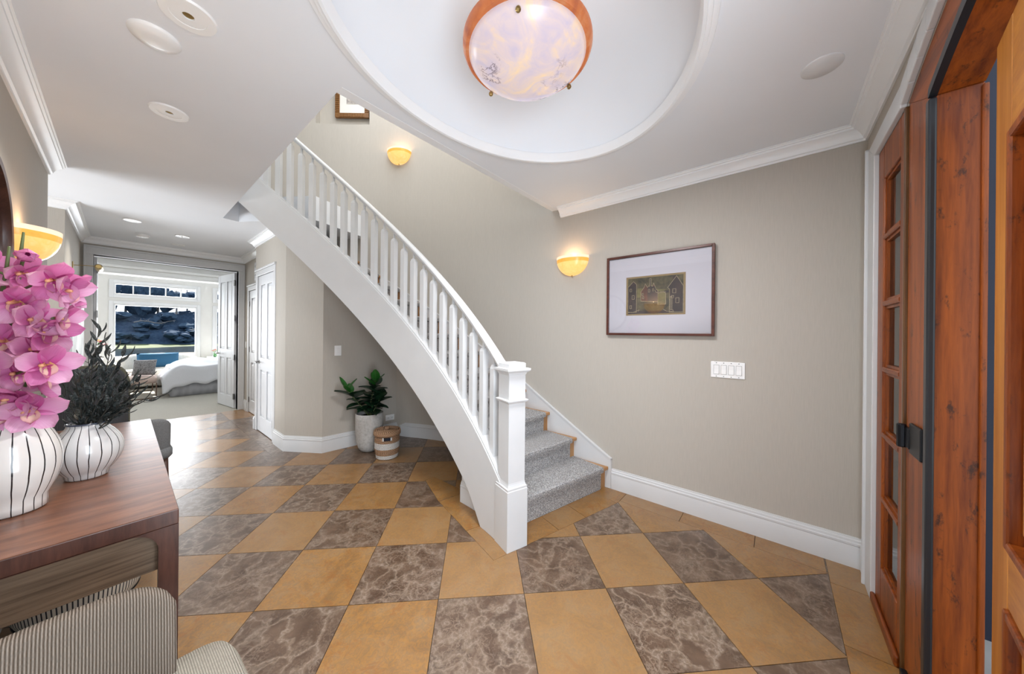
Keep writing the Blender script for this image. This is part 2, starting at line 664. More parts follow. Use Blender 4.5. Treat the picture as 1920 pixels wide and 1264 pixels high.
def add_tile(pieces, kd, org):
    mb = MB()
    for p in pieces:
        p = ccw(p)
        mb.prism([(x - org[0], y - org[1]) for x, y in p], -0.012, 0.0)
    return link('tile', mb.mesh('tile', TAN if kd == 'T' else BROWN), floor, Matrix.Translation((org[0], org[1], 0)))


def clip_conv(poly, conv):
    for k in range(len(conv)):
        poly = clip(poly, conv[k], conv[(k + 1) % len(conv)])
        if len(poly) < 3:
            return []
    return poly


for i in range(-22, 12):
    for j in range(-8, 18):
        sq = [tile_pt(i, j), tile_pt(i + 1, j), tile_pt(i + 1, j + 1), tile_pt(i, j + 1)]
        c = tile_pt(i + 0.5, j + 0.5)
        if not in_view(c):
            continue
        kd = 'T' if (i + j) % 2 == 0 else 'B'
        sqi = inset(sq, GAP)
        pieces = []
        for reg in REGION:
            p = clip_conv(sqi, reg)
            if len(p) >= 3 and abs(area(p)) > 1e-5:
                pieces.append(p)
        a0 = sum(abs(area(p)) for p in pieces)
        if a0 < 1e-4:
            continue
        for bp, _ in borders:
            pieces = subtract(pieces, bp)
        a1 = sum(abs(area(p)) for p in pieces)
        if a1 < 2e-4:
            continue
        if a1 > abs(area(sqi)) * 0.9999:
            o = tile_pt(i, j)
            link('tile', full_mesh[kd], floor, Matrix.Translation((o[0], o[1], 0)))
        else:
            add_tile(pieces, kd, tile_pt(i, j))
for bp, kd in borders:
    add_tile([inset(bp, GAP)], kd, bp[0])

# ------------------------------------------------------------------ walls
wr = MB().box(XR, XR + 0.1, YF - 0.1, SC[1], 0, 5.4)
struct(wr.build('wall_right', WALL), 'beige wall with the framed print and the four-gang switch', 'wall')

# curved stair wall with a picture niche
NA0, NA1, NZ0, NZ1, ND = radians(36), radians(47.1), 4.25, 5.2, 0.13
ths = sorted(set([radians(a) for a in range(0, 101, 2)] + [NA0, NA1]))
wc = MB()
for a, b in zip(ths[:-1], ths[1:]):
    zb = 0 if a < radians(29) else (1.7 if a < radians(53.5) else 2.7)
    spans = [(zb, NZ0), (NZ1, 5.4)] if NA0 - 1e-6 <= a < NA1 - 1e-6 else [(zb, 5.4)]
    for z0, z1 in spans:
        p = [PT(RW, a), PT(RW, b)]
        wc.add([(*p[0], z0), (*p[1], z0), (*p[1], z1), (*p[0], z1)], [(0, 1, 2, 3)])
    if len(spans) == 2:
        p = [PT(RW, a), PT(RW, b)]; r = [PT(RW + ND, a), PT(RW + ND, b)]
        wc.add([(*r[0], NZ0), (*r[1], NZ0), (*r[1], NZ1), (*r[0], NZ1), (*p[0], NZ0), (*p[1], NZ0), (*p[1], NZ1), (*p[0], NZ1)],
               [(0, 1, 2, 3), (0, 1, 5, 4), (2, 3, 7, 6)])
for a in (NA0, NA1):
    p, r = PT(RW, a), PT(RW + ND, a)
    wc.add([(*p, NZ0), (*r, NZ0), (*r, NZ1), (*p, NZ1)], [(0, 1, 2, 3)])
for a, b in zip(ths[:-1], ths[1:]):
    p = [PT(RW + 0.16, a), PT(RW + 0.16, b)]
    zb = 0 if a < radians(29) else (1.7 if a < radians(53.5) else 2.7)
    wc.add([(*p[0], zb), (*p[1], zb), (*p[1], 5.4), (*p[0], 5.4)], [(0, 1, 2, 3)])
struct(wc.build('wall_stair', WALL, smooth=20), 'tall curved beige wall behind the staircase with an upper niche', 'wall')

wl = MB().box(XL - 0.1, XL, YF - 0.1, 4.29, 0, ZC)
struct(wl.build('wall_left', WALL), 'beige wall behind the console table with round mirror and sconce', 'wall')
wl2 = MB().box(XL - 0.14, XL, 5.43, YB, 0, ZC)
struct(wl2.build('wall_left_hall', WALL), 'hall wall holding the canvas and the brass picture light', 'wall')
# side room beyond the opening on the left
ws = MB().box(-3.1, -3.0, 3.0, 7.4, 0, 0.3).box(-3.1, -3.0, 3.0, 7.4, 2.5, ZC).box(-3.1, -3.0, 3.0, 3.8, 0.3, 2.5).box(-3.1, -3.0, 6.0, 7.4, 0.3, 2.5)
ws.box(-3.0, XL - 0.1, 3.0, 3.1, 0, ZC).box(-3.0, XL - 0.14, 6.4, 6.5, 0, ZC)
struct(ws.build('wall_side_room', WALL), 'walls of the room through the left opening', 'wall')

# entry wall with the arched door opening (sidelight at its right)
ARX = 0.9
ar_out = lambda x: 2.388 + 0.22 * (1 - ((x - ARX) / 1.2) ** 2)
ar_in = lambda x: 2.271 + 0.21 * (1 - ((x - ARX) / 0.94) ** 2)
xs = [2.10 - 2.4 * k / 24 for k in range(25)]
poly = [(XR + 0.1, 0), (XR + 0.1, ZC + 0.1), (-0.47, ZC + 0.1), (-0.47, 0), (-0.30, 0)]
poly += [(x, ar_out(x)) for x in reversed(xs)] + [(2.10, 2.377), (2.565, 2.377), (2.565, 0)]
wf = MB()
tri = tessellate_polygon([[Vector((p[0], p[1], 0)) for p in poly]])
n = len(poly)
vs = [(p[0], YF, p[1]) for p in poly] + [(p[0], YF - 0.12, p[1]) for p in poly]
fs = [tuple(t) for t in tri] + [tuple(i + n for i in t) for t in tri] + [(i, (i + 1) % n, n + (i + 1) % n, n + i) for i in range(n)]
wf.add(vs, fs)
struct(wf.build('wall_front', WALL), 'entry wall around the arched wooden front door', 'wall')

# hall wall on the right, angled corner and nook wall under the stair
Wa, Wb, Wc = (1.225, 4.418), (1.487, 4.022), (2.415, 3.945)


def wall_run(mb, a, b, th, zmax=ZC, n=10):
    """wall from a to b, thickness to the left, top follows the stair soffit"""
    d = Vector((b[0] - a[0], b[1] - a[1])).normalized()
    nx, ny = -d.y * th, d.x * th
    for k in range(n):
        p, q = lerp2(a, b, k / n), lerp2(a, b, (k + 1) / n)
        zp, zq = min(zmax, soffit(*p) + 0.02), min(zmax, soffit(*q) + 0.02)
        pq = [p, q, (q[0] + nx, q[1] + ny), (p[0] + nx, p[1] + ny)]
        mb.prism(pq, 0, 0, topz=[zp, zq, zq, zp])


wn = MB()
wall_run(wn, Wb, Wc, 0.1, 3.2)
wall_run(wn, Wa, Wb, 0.1, 3.2)
struct(wn.build('wall_nook', WALL), 'beige wall of the nook under the staircase', 'wall')
wh = MB()
for y0, y1, z0 in ((4.418, 4.875, 0), (4.875, 5.64, 2.19), (5.64, 5.70, 0)):
    if y0 < 4.5:
        for k in range(6):
            p, q = y0 + (y1 - y0) * k / 6, y0 + (y1 - y0) * (k + 1) / 6
            zp, zq = min(ZC, soffit(1.225, p) + .02), min(ZC, soffit(1.225, q) + .02)
            wh.prism([(1.225, p), (1.34, p), (1.34, q), (1.225, q)], 0, 0, topz=[zp, zp, zq, zq])
    else:
        wh.box(1.225, 1.34, y0, y1, z0, ZC)
wh.box(1.225, 1.40, 5.70, 5.74, 0, ZC)
wh.box(1.40, 1.5, 5.70, 6.18, 0, ZC).box(1.40, 1.5, 6.18, 6.98, 2.10, ZC).box(1.40, 1.5, 6.98, YB, 0, ZC)
wh.box(1.5, 1.56, 6.1, 7.05, 0, 2.2).box(1.34, 1.42, 4.8, 5.7, 0, 2.3)
struct(wh.build('wall_hall', WALL), 'right hall wall with the white closet doors', 'wall')

# bedroom opening wall
wb = MB().box(XL - 0.14, -0.262, YB, YB + 0.12, 0, ZC + 0.3).box(1.31, 1.6, YB, YB + 0.12, 0, ZC + 0.3).box(-0.262, 1.31, YB, YB + 0.12, 2.445, ZC + 0.3)
struct(wb.build('wall_back', WALL), 'end wall of the hall around the wide bedroom opening', 'wall')

# ------------------------------------------------------------------ ceiling with oval dome and stair opening
DC, DA, DB = (1.20, 0.90), 0.93, 0.715
NE = 72
ell = lambda s, k=NE: [(DC[0] + DA * s * cos(2 * pi * q / k), DC[1] + DB * s * sin(2 * pi * q / k)) for q in range(k)]
HX0, HY0 = 0.722, 1.742
hole = [(HX0, HY0), (XR + 0.02, HY0)]
hole += [PT(RW + 0.02, radians(a)) for a in range(0, 37, 3)]
hole += [(1.40, 4.06), (0.866, 4.845), (HX0, 4.825)]
outer = [(XL - 0.1, YF - 0.1), (XR + 0.1, YF - 0.1), (XR + 0.1, 7.42), (-3.1, 7.42), (-3.1, 3.0), (XL - 0.1, 3.0)]


def poly_holes(loops):
    pts = [p for l in loops for p in l]
    tri = tessellate_polygon([[Vector((p[0], p[1], 0)) for p in l] for l in loops])
    return pts, tri


pts, tri = poly_holes([outer, hole[::-1], ell(1.0)[::-1]])
cb = MB()
n = len(pts)
cb.add([(p[0], p[1], ZC) for p in pts], [tuple(t) for t in tri])
# upper side (without the dome hole) and the faces of the stair opening
pts2, tri2 = poly_holes([outer, hole[::-1], ell(1.0)[::-1]])
cb.add([(p[0], p[1], ZU) for p in pts2], [tuple(t) for t in tri2])
hn = len(hole)
cb.add([(p[0], p[1], ZC) for p in hole] + [(p[0], p[1], ZU) for p in hole], [(k, (k + 1) % hn, hn + (k + 1) % hn, hn + k) for k in range(hn)])
ceil = struct(cb.build('ceiling', CEIL), 'pale grey ceiling with an oval dome and the stairwell cut-out', 'ceiling')
# dome shell
dm = MB()
prof = [(1.0, 0.0), (0.985, 0.02)] + [(0.985 * cos(a * pi / 2 / 12) ** 0.9, 0.02 + 0.39 * sin(a * pi / 2 / 12)) for a in range(1, 12)]
vs, fs = [], []
for q in range(NE):
    for s, z in prof:
        vs.append((DC[0] + DA * s * cos(2 * pi * q / NE), DC[1] + DB * s * sin(2 * pi * q / NE), ZC + z))
m = len(prof)
for q in range(NE):
    for k in range(m - 1):
        r2 = (q + 1) % NE
        fs.append((q * m + k, r2 * m + k, r2 * m + k + 1, q * m + k + 1))
vs.append((DC[0], DC[1], ZC + 0.41))
for q in range(NE):
    fs.append((q * m + m - 1, ((q + 1) % NE) * m + m - 1, len(vs) - 1))
dm.add(vs, fs)
dm.build('dome', CEIL, ceil, smooth=True)
rp = [(-0.055, ZC), (-0.05, ZC - 0.012), (-0.03, ZC - 0.014), (-0.027, ZC - 0.022), (-0.012, ZC - 0.024), (-0.009, ZC - 0.03), (0.004, ZC - 0.028), (0.01, ZC - 0.015), (0.014, ZC + 0.03), (0.0, ZC + 0.03)]
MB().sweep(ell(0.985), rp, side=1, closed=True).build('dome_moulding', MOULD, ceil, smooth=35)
# bevelled white edge of the stair opening
tp = [(0, ZC - 0.001), (-0.05, ZC + 0.035), (-0.05, ZC + 0.06), (0, ZC + 0.06)]
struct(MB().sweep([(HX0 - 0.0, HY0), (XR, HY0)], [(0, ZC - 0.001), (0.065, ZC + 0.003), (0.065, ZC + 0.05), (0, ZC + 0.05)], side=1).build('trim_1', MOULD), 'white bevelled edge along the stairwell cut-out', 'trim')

# upper storey around the stairwell
uw = MB()
uw.box(-2.0, 2.97, 1.64, HY0, ZU, 5.4)
uw.box(-2.1, -2.0, 1.64, 6.3, ZU, 5.4)
uw.box(-2.1, -0.2, 5.98, 6.08, ZU, 5.4)
struct(uw.build('wall_upper', WALL), 'walls of the upper landing around the stairwell', 'wall')
uc = MB().box(-2.1, 2.97, 1.64, 1.9, 5.4, 5.5).box(-2.1, 2.97, 4.1, 6.3, 5.4, 5.5).box(-2.1, 0.5, 1.9, 4.1, 5.4, 5.5).box(2.5, 3.1, 1.9, 4.1, 5.4, 5.5)
struct(uc.build('ceiling_upper', CEIL), 'upper landing ceiling with the skylight opening', 'ceiling')

# ------------------------------------------------------------------ crown moulding and baseboards
z = ZC
CR = [(0, z - .088), (.010, z - .088), (.012, z - .078), (.022, z - .074), (.026, z - .062), (.036, z - .046), (.052, z - .031),
      (.066, z - .025), (.068, z - .016), (.078, z - .013), (.080, z - .006), (.088, z - .004), (.088, z), (0, z)]


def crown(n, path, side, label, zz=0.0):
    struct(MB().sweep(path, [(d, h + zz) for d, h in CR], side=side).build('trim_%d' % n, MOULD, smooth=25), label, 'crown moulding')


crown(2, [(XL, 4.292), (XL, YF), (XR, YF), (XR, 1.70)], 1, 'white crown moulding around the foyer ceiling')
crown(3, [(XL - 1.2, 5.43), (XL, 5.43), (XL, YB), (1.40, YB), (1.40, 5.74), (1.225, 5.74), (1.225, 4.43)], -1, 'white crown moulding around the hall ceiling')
BBP = [(0, 0), (.018, 0), (.018, .128), (.0165, .132), (.0195, .136), (.0195, .148), (.014, .153), (.0125, .166), (.008, .170), (.006, .182), (0, .182)]


def base(n, path, side, label, side_name=None):
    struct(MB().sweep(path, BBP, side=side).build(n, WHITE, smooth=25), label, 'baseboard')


base('baseboard_right', [(XR, 1.14), (XR, YF), (2.64, YF)], -1, 'tall white baseboard under the framed print')
nook = [(1.225, 4.80), Wa, Wb, Wc] + [PT(RW, radians(a)) for a in range(27, -3, -3)]
base('baseboard_nook', nook, -1, 'tall white baseboard around the nook under the stair')
base('baseboard_left', [(XL, 4.29), (XL, YF)], 1, 'white baseboard behind the console table')
base('baseboard_left_hall', [(XL - 1.0, 5.43), (XL, 5.43), (XL, YB)], -1, 'white baseboard below the hall canvas')
base('baseboard_hall', [(1.40, 6.08), (1.40, 5.74), (1.225, 5.74), (1.225, 5.715)], -1, 'white baseboard between the two hall doors')
base('baseboard_back', [(1.40, 7.06), (1.40, YB)], 1, 'short white baseboard beside the bedroom opening')

# ------------------------------------------------------------------ staircase
stair = thing('curved_staircase', 'white curved staircase with carpet runner rising to the upper floor', 'staircase', (*PT(3.2, -0.2), 0))
TH0, DTH, RISE, NST = radians(-14.1), radians(4.7), 0.197, 15
A = lambda t0, t1, n: [t0 + (t1 - t0) * k / n for k in range(n + 1)]


def arc_solid(mb, r0, r1, ts, zb, zt):
    """solid along an arc: r0,r1 may be functions of t"""
    f = lambda r, t: r(t) if callable(r) else r
    vs = []
    for t in ts:
        a, b = PT(f(r0, t), t), PT(f(r1, t), t)
        vs += [(*a, zb(t)), (*b, zb(t)), (*b, zt(t)), (*a, zt(t))]
    fs = []
    for k in range(len(ts) - 1):
        for q in range(4):
            q3 = (q + 1) % 4
            fs.append((k * 4 + q, k * 4 + q3, (k + 1) * 4 + q3, (k + 1) * 4 + q))
    e = (len(ts) - 1) * 4
    fs += [(3, 2, 1, 0), (e, e + 1, e + 2, e + 3)]
    mb.add(vs, fs)


s = MB()
arc_solid(s, RI, RI + 0.095, A(radians(-15.5), radians(62), 90), lambda t: max(0.002, ZBOT(t) - (0.25 * max(0, -t - 0.115) * 4)), lambda t: ZTOP(t) - 0.012)
s.build('stringer', WHITE, stair, smooth=30)
s = MB()
arc_solid(s, RI + 0.006, RI + 0.104, A(radians(-15.5), radians(62), 90), lambda t: ZTOP(t) - 0.02, lambda t: ZTOP(t) + 0.006)
s.build('stringer_cap', WHITE, stair, smooth=30)
s = MB()
arc_solid(s, RI + 0.05, RW - 0.002, A(radians(-3.0), radians(62), 70), lambda t: ZBOT(t) + 0.004, lambda t: ZBOT(t) + 0.03)
s.build('soffit', WHITE, stair, smooth=30)
s = MB()
arc_solid(s, RI + 0.115, RI + 0.16, A(radians(-15), radians(-2), 10), lambda t: 0.001, lambda t: max(0.05, ZBOT(t) + 0.06))
arc_solid(s, RI + 0.115, lambda t: ROUT(t) - .01, A(radians(-2.6), radians(-2), 1), lambda t: 0.001, lambda t: ZBOT(t) + 0.02)
s.build('closing_panel', WHITE, stair)
s = MB()
pth = [PT(RI + 0.115, radians(a)) for a in (-13, -10, -7, -4.6, -2.0)]
s.sweep(pth, [(d, zz * 0.94 + .001) for d, zz in BBP], side=1)
s.build('closing_baseboard', WHITE, stair, smooth=25)
# wall skirt
s = MB()
tsk = radians(-14.4)
arc_solid(s, lambda t: ROUT(t) - 0.022, lambda t: ROUT(t) - 0.002, A(tsk, radians(62), 80), lambda t: max(0.001, 0.27 + 2.28 * (t - tsk) - 0.62, 2.7 if t > radians(50) else 0), lambda t: 0.27 + 2.28 * (t - tsk))
s.build('wall_skirt', WHITE, stair, smooth=30)
s = MB()
arc_solid(s, lambda t: ROUT(t) - 0.028, lambda t: ROUT(t) - 0.002, A(tsk, radians(62), 80), lambda t: 0.27 + 2.28 * (t - tsk) - 0.012, lambda t: 0.27 + 2.28 * (t - tsk) + .004)
s.build('skirt_cap', WHITE, stair, smooth=30)

for k in range(NST):
    t0 = TH0 + DTH * k
    z1 = RISE * (k + 1)
    ro = lambda t: ROUT(t) - 0.02
    tn = t0 - 0.0
    s = MB()
    arc_solid(s, RI + 0.07, ro, A(t0, t0 + DTH + radians(0.7), 3), lambda t: z1 - 0.032, lambda t: z1)
    s.build('tread', TREAD, stair, bevel=0.008)
    s = MB()
    arc_solid(s, RI + 0.07, ro, A(t0 + radians(0.5), t0 + radians(0.9), 1), lambda t: z1 - RISE - 0.0, lambda t: z1 - 0.03)
    s.build('riser', TREAD, stair)
    # carpet runner over tread, nosing and riser
    s = MB()
    e = 0.012
    nr = 8
    def prof_pts(r):
        # (arc offset in metres from nosing, z)
        L = DTH * r
        back = (radians(0.5) * r)
        o_ = [(L + back - 0.004, z1 + e), (0.012, z1 + e), (0.0, z1 + e * 0.9), (-e * 0.8, z1 + e * 0.2), (-e, z1 - 0.016), (-e * 0.7, z1 - 0.034), (back - 0.014, z1 - 0.045), (back - e, z1 - RISE + (0.002 if k == 0 else e))]
        i_ = [(back, z1 - RISE + (0.002 if k == 0 else e)), (back, z1 - 0.034), (0.002, z1 - 0.032), (0.0, z1 - 0.004), (L + back - 0.004, z1 + 0.0005)]
        return o_ + i_
    vs = []
    for q in range(nr + 1):
        f = q / nr
        r = (RI + 0.10) + f * (ROUT(t0) - 0.105 - (RI + 0.10))
        for d, zz in prof_pts(r):
            vs.append((*PT(r, t0 + d / r), zz))
    m = len(prof_pts(3))
    fs = []
    for q in range(nr):
        for w in range(m):
            w2 = (w + 1) % m
            fs.append((q * m + w, q * m + w2, (q + 1) * m + w2, (q + 1) * m + w))
    fs += [tuple(range(m)), tuple(nr * m + w for w in range(m - 1, -1, -1))]
    s.add(vs, fs)
    s.build('carpet_runner', CARPET, stair, smooth=35)

# balusters
bz = 0.689
bm = MB()
hw = 0.0235


def sq_loft(mb, secs):
    vs = []
    for z_, w_ in secs:
        vs += [(-w_, -w_, z_), (w_, -w_, z_), (w_, w_, z_), (-w_, w_, z_)]
    fs = []
    for q in range(len(secs) - 1):
        for w in range(4):
            w2 = (w + 1) % 4
            fs.append((q * 4 + w, q * 4 + w2, (q + 1) * 4 + w2, (q + 1) * 4 + w))
    e_ = (len(secs) - 1) * 4
    fs += [(3, 2, 1, 0), (e_, e_ + 1, e_ + 2, e_ + 3)]
    mb.add(vs, fs)


sq_loft(bm, [(-0.05, hw), (bz - 0.085, hw), (bz - 0.062, hw * 0.72), (bz - 0.054, 0.0085), (bz + 0.03, 0.0065)])
bmesh_ = bm.mesh('baluster', WHITE)
k = 0
while True:
    t = radians(-12.3 + 2.9 * k - 0.0105 * k * k)
    if t > radians(60):
        break
    p = PT(RI + 0.05, t)
    link('baluster', bmesh_, stair, Matrix.Translation((*p, ZTOP(t))) @ Matrix.Rotation(t, 4, 'Z'))
    k += 1
# handrail
s = MB()
hp = [(-0.024, 0), (0.024, 0), (0.026, 0.012), (0.034, 0.02), (0.036, 0.036), (0.03, 0.05), (0.012, 0.058), (-0.012, 0.058), (-0.03, 0.05), (-0.036, 0.036), (-0.034, 0.02), (-0.026, 0.012)]
vs, fs = [], []
ts = A(radians(-14.6), radians(62), 90)
for t in ts:
    for d, zz in hp:
        vs.append((*PT(RI + 0.05 + d, t), ZTOP(t) + bz + zz))
m = len(hp)
for q in range(len(ts) - 1):
    for w in range(m):
        w2 = (w + 1) % m
        fs.append((q * m + w, q * m + w2, (q + 1) * m + w2, (q + 1) * m + w))
fs += [tuple(range(m)), tuple((len(ts) - 1) * m + w for w in range(m))]
s.add(vs, fs)
s.build('handrail', WHITE, stair, smooth=30)
# newel post
nc = (1.6745, 1.356)
nm = Matrix.Translation((*nc, 0)) @ Matrix.Rotation(radians(-17.9), 4, 'Z')
s = MB()
sq_loft(s, [(0.001, .0785), (0.385, .0785), (0.39, .0755), (0.402, .0765), (0.41, .07), (0.425, .066), (0.435, .0645), (1.15, .0645)])
newel = link('newel_post', s.mesh('newel_post', WHITE), stair, nm)
s = MB(); sq_loft(s, [(0.95, .065), (0.957, .074), (0.966, .08), (0.972, .08), (0.976, .066)])
link('newel_collar', s.mesh('newel_collar', WHITE), newel, nm)
s = MB(); sq_loft(s, [(1.135, .066), (1.15, .072), (1.158, .085), (1.165, .09), (1.178, .09), (1.18, .0655), (1.208, .0655), (1.214, .06)])
link('newel_cap', s.mesh('newel_cap', WHITE), newel, nm)

# ------------------------------------------------------------------ front door (arched frame, sidelight, leaf)
d1 = struct(link('door_1', None), 'arched knotty wood front door frame with a paned sidelight', 'front door')
# white casing
cas = MB()
cas.prism([(2.565, 0), (2.70, 0), (2.70, 2.46), (2.565, 2.377)], YF, YF + 0.022, axis='y')
cas.prism([(2.70, 2.46), (2.10, 2.475), (2.10, 2.377), (2.565, 2.377)], YF, YF + 0.022, axis='y')
for a, b in zip(xs[:-1], xs[1:]):
    cas.prism([(a, ar_out(a)), (b, ar_out(b)), (b, ar_out(b) + 0.085), (a, ar_out(a) + 0.087)], YF, YF + 0.022, axis='y')
cas.prism([(2.70, 0), (2.715, 0), (2.715, 2.475), (2.70, 2.46)], YF, YF + 0.034, axis='y')
cas.build('casing', WHITE, d1, bevel=0.004)
MB().prism([(1.842, 0), (2.092, 0), (2.092, 2.383), (1.842, 2.270)], -0.535, YF - 0.002, axis='y').build('post', ALDER, d1, bevel=0.004)
hb = MB()
xi = [1.842 - 1.884 * k / 24 for k in range(25)]
for k in range(24):
    a, b, c_, d_ = xs[k], xs[k + 1], xi[k + 1], xi[k]
    hb.prism([(a, ar_out(a) - 0.002), (b, ar_out(b) - .002), (c_, ar_in(c_)), (d_, ar_in(d_))], -0.535, YF - 0.002, axis='y')
hb.build('arched_head', ALDERX, d1)
MB().box(-0.29, -0.04, -0.56, YF - 0.002, 0.0, 2.27).build('post', ALDER, d1, bevel=0.004)
wsr = MB()
wsr.prism([(1.832, 0), (1.868, 0), (1.868, 2.262), (1.832, 2.262)], YF - 0.014, YF + 0.006, axis='y')
wsr.build('weatherstrip', RUBBER, d1, bevel=0.006)
wsr = MB()
for a, b in zip(xi[:-1], xi[1:]):
    wsr.prism([(a, ar_in(a) - 0.006), (b, ar_in(b) - .006), (b, ar_in(b) + 0.028), (a, ar_in(a) + 0.028)], YF - 0.014, YF + 0.006, axis='y')
wsr.build('arched_weatherstrip', RUBBER, d1)
MB().box(1.832, 1.8425, -0.541, -0.527, 0, 2.26).build('outer_stop', ALDER, d1, bevel=0.004)
# sidelight
sl = MB()
sl.box(2.455, 2.563, -0.47, YF + 0.004, 0, 2.375).box(2.115, 2.175, -0.47, YF + 0.004, 0, 2.375)
sl.box(2.175, 2.455, -0.47, YF + 0.004, 0, 0.245).box(2.175, 2.455, -0.47, YF + 0.004, 2.205, 2.375)
side = sl.build('sidelight_frame', ALDER, d1, bevel=0.005)
MB().box(2.115, 2.575, YF + 0.004, YF + 0.022, 0.0, 0.05).build('sill_moulding', ALDERX, side, bevel=0.008)
pz = [0.245, 0.59, 0.915, 1.245, 1.575, 1.91, 2.205]
for k in range(6):
    z0, z1 = pz[k], pz[k + 1]
    if k:
        MB().prism([(-0.462, z0 - 0.012), (YF + .002, z0 - 0.012), (YF + 0.006, z0 - .006), (YF + .006, z0 + .006), (YF + .002, z0 + 0.012), (-0.462, z0 + 0.012)], 2.175, 2.455, axis='x').build('muntin', ALDERX, side)
    bd = MB()
    a0, a1, c0, c1 = 2.175, 2.455, z0 + (0.012 if k else 0), z1 - (0.012 if k < 5 else 0)
    for (u0, u1, w0, w1) in ((a0, a0 + .016, c0, c1), (a1 - .016, a1, c0, c1), (a0 + .016, a1 - .016, c0, c0 + .014), (a0 + .016, a1 - .016, c1 - .014, c1)):
        bd.box(u0, u1, -0.452, YF - 0.006, w0, w1)
    bd.build('glazing_bead', ALDER, side)
    MB().box(2.185, 2.445, -0.440, -0.436, c0 + .004, c1 - .004).build('pane', SGLASS, side)
MB().box(2.096, 2.114, -0.465, YF + 0.008, 0, 2.375).build('brass_edge', wood_mat('edge_wood', (0.05, 0.02, 0.008), (0.16, 0.07, 0.02), (9, 9, 0.5), 0.3, 0.3), d1, bevel=0.004)
# sticker on lowest pane
MB().box(2.20, 2.235, -0.4355, -0.4345, 0.42, 0.54).build('pane_sticker', plain('pale_blue_sticker', (0.55, 0.68, 0.70), 0.5), side)
# hinges
for zc in (1.01, 0.02):
    hg = MB()
    hg.box(1.872, 2.0, YF - 0.001, YF + 0.010, zc - 0.06, zc + 0.06).box(1.99, 2.075, YF, YF + 0.014, zc - 0.045, zc + 0.035)
    hg.tube([(2.045, YF + 0.02, zc - 0.05), (2.045, YF + 0.02, zc + 0.045)], 0.014, 10)
    if zc > 0.5:
        hg.build('hinge', BLACK, d1, bevel=0.004)
    else:
        MB().box(1.872, 2.05, YF, YF + 0.02, 0.0, 0.055).build('hinge', BLACK, d1, bevel=0.004)
# leaf (ajar)
LF = Vector((1.63, -0.4915, 0)); LD = Vector((-0.9887, 0.15, 0)); LN = Vector((0.15, 0.9887, 0)); LZ = Vector((0, 0, 1))


def leaf_box(mb, a0, a1, z0, z1, n0, n1):
    c = LF + LD * ((a0 + a1) / 2) + LN * ((n0 + n1) / 2) + LZ * ((z0 + z1) / 2)
    mb.obox(c, LD * ((a1 - a0) / 2), LN * ((n1 - n0) / 2), LZ * ((z1 - z0) / 2))


leaf = struct(link('door_2', None), 'wood front door leaf coloured golden as if lit, with raised panels, standing open at the right', 'door')
rails = [(0.012, 0.30), (0.708, 0.863), (1.95, 2.26)]
for a0, a1 in ((0, 0.155), (0.75, 0.90)):
    b_ = MB(); leaf_box(b_, a0, a1, 0.012, 2.26, -0.05, 0); b_.build('stile', ALDERL, leaf, bevel=0.004)
for z0, z1 in rails:
    b_ = MB(); leaf_box(b_, 0.155, 0.75, z0, z1, -0.05, -0.0005); b_.build('rail', wood_mat('lit_tinted_alder_rail', (0.38, 0.125, 0.016), (0.60, 0.25, 0.042), (0.6, 9, 9), 0.35, 0.3, knots=0.1), leaf, bevel=0.004)  # rails carry the same lightened, lit-looking tone as the stiles
for z0, z1 in ((0.30, 0.708), (0.863, 1.95)):
    b_ = MB(); leaf_box(b_, 0.155, 0.75, z0, z1, -0.038, -0.026)
    leaf_box(b_, 0.215, 0.69, z0 + 0.06, z1 - 0.06, -0.03, -0.010)
    b_.build('panel', ALDERL, leaf, bevel=0.01)
    mo = MB()
    for (u0, u1, w0, w1) in ((0.155, 0.18, z0, z1), (0.725, 0.75, z0, z1), (0.18, 0.725, z0, z0 + 0.025), (0.18, 0.725, z1 - 0.025, z1)):
        leaf_box(mo, u0, u1, w0, w1, -0.03, 0.008)
    mo.build('panel_moulding', ALDER, leaf, bevel=0.006)

# porch outside
porch = MB().box(-4, 6, -6, YF - 0.12, -0.12, -0.02)
struct(porch.build('floor_porch', plain('porch_stone', (0.42, 0.42, 0.41), 0.8, var=0.15)), 'pale stone porch floor outside the front door', 'floor')
struct(MB().box(2.62, 2.75, -3.5, -0.54, -0.02, 3.2).build('wall_porch', plain('navy_porch_siding', (0.012, 0.016, 0.035), 0.6, var=0.1)), 'dark navy porch side wall glimpsed beside the front door', 'wall')

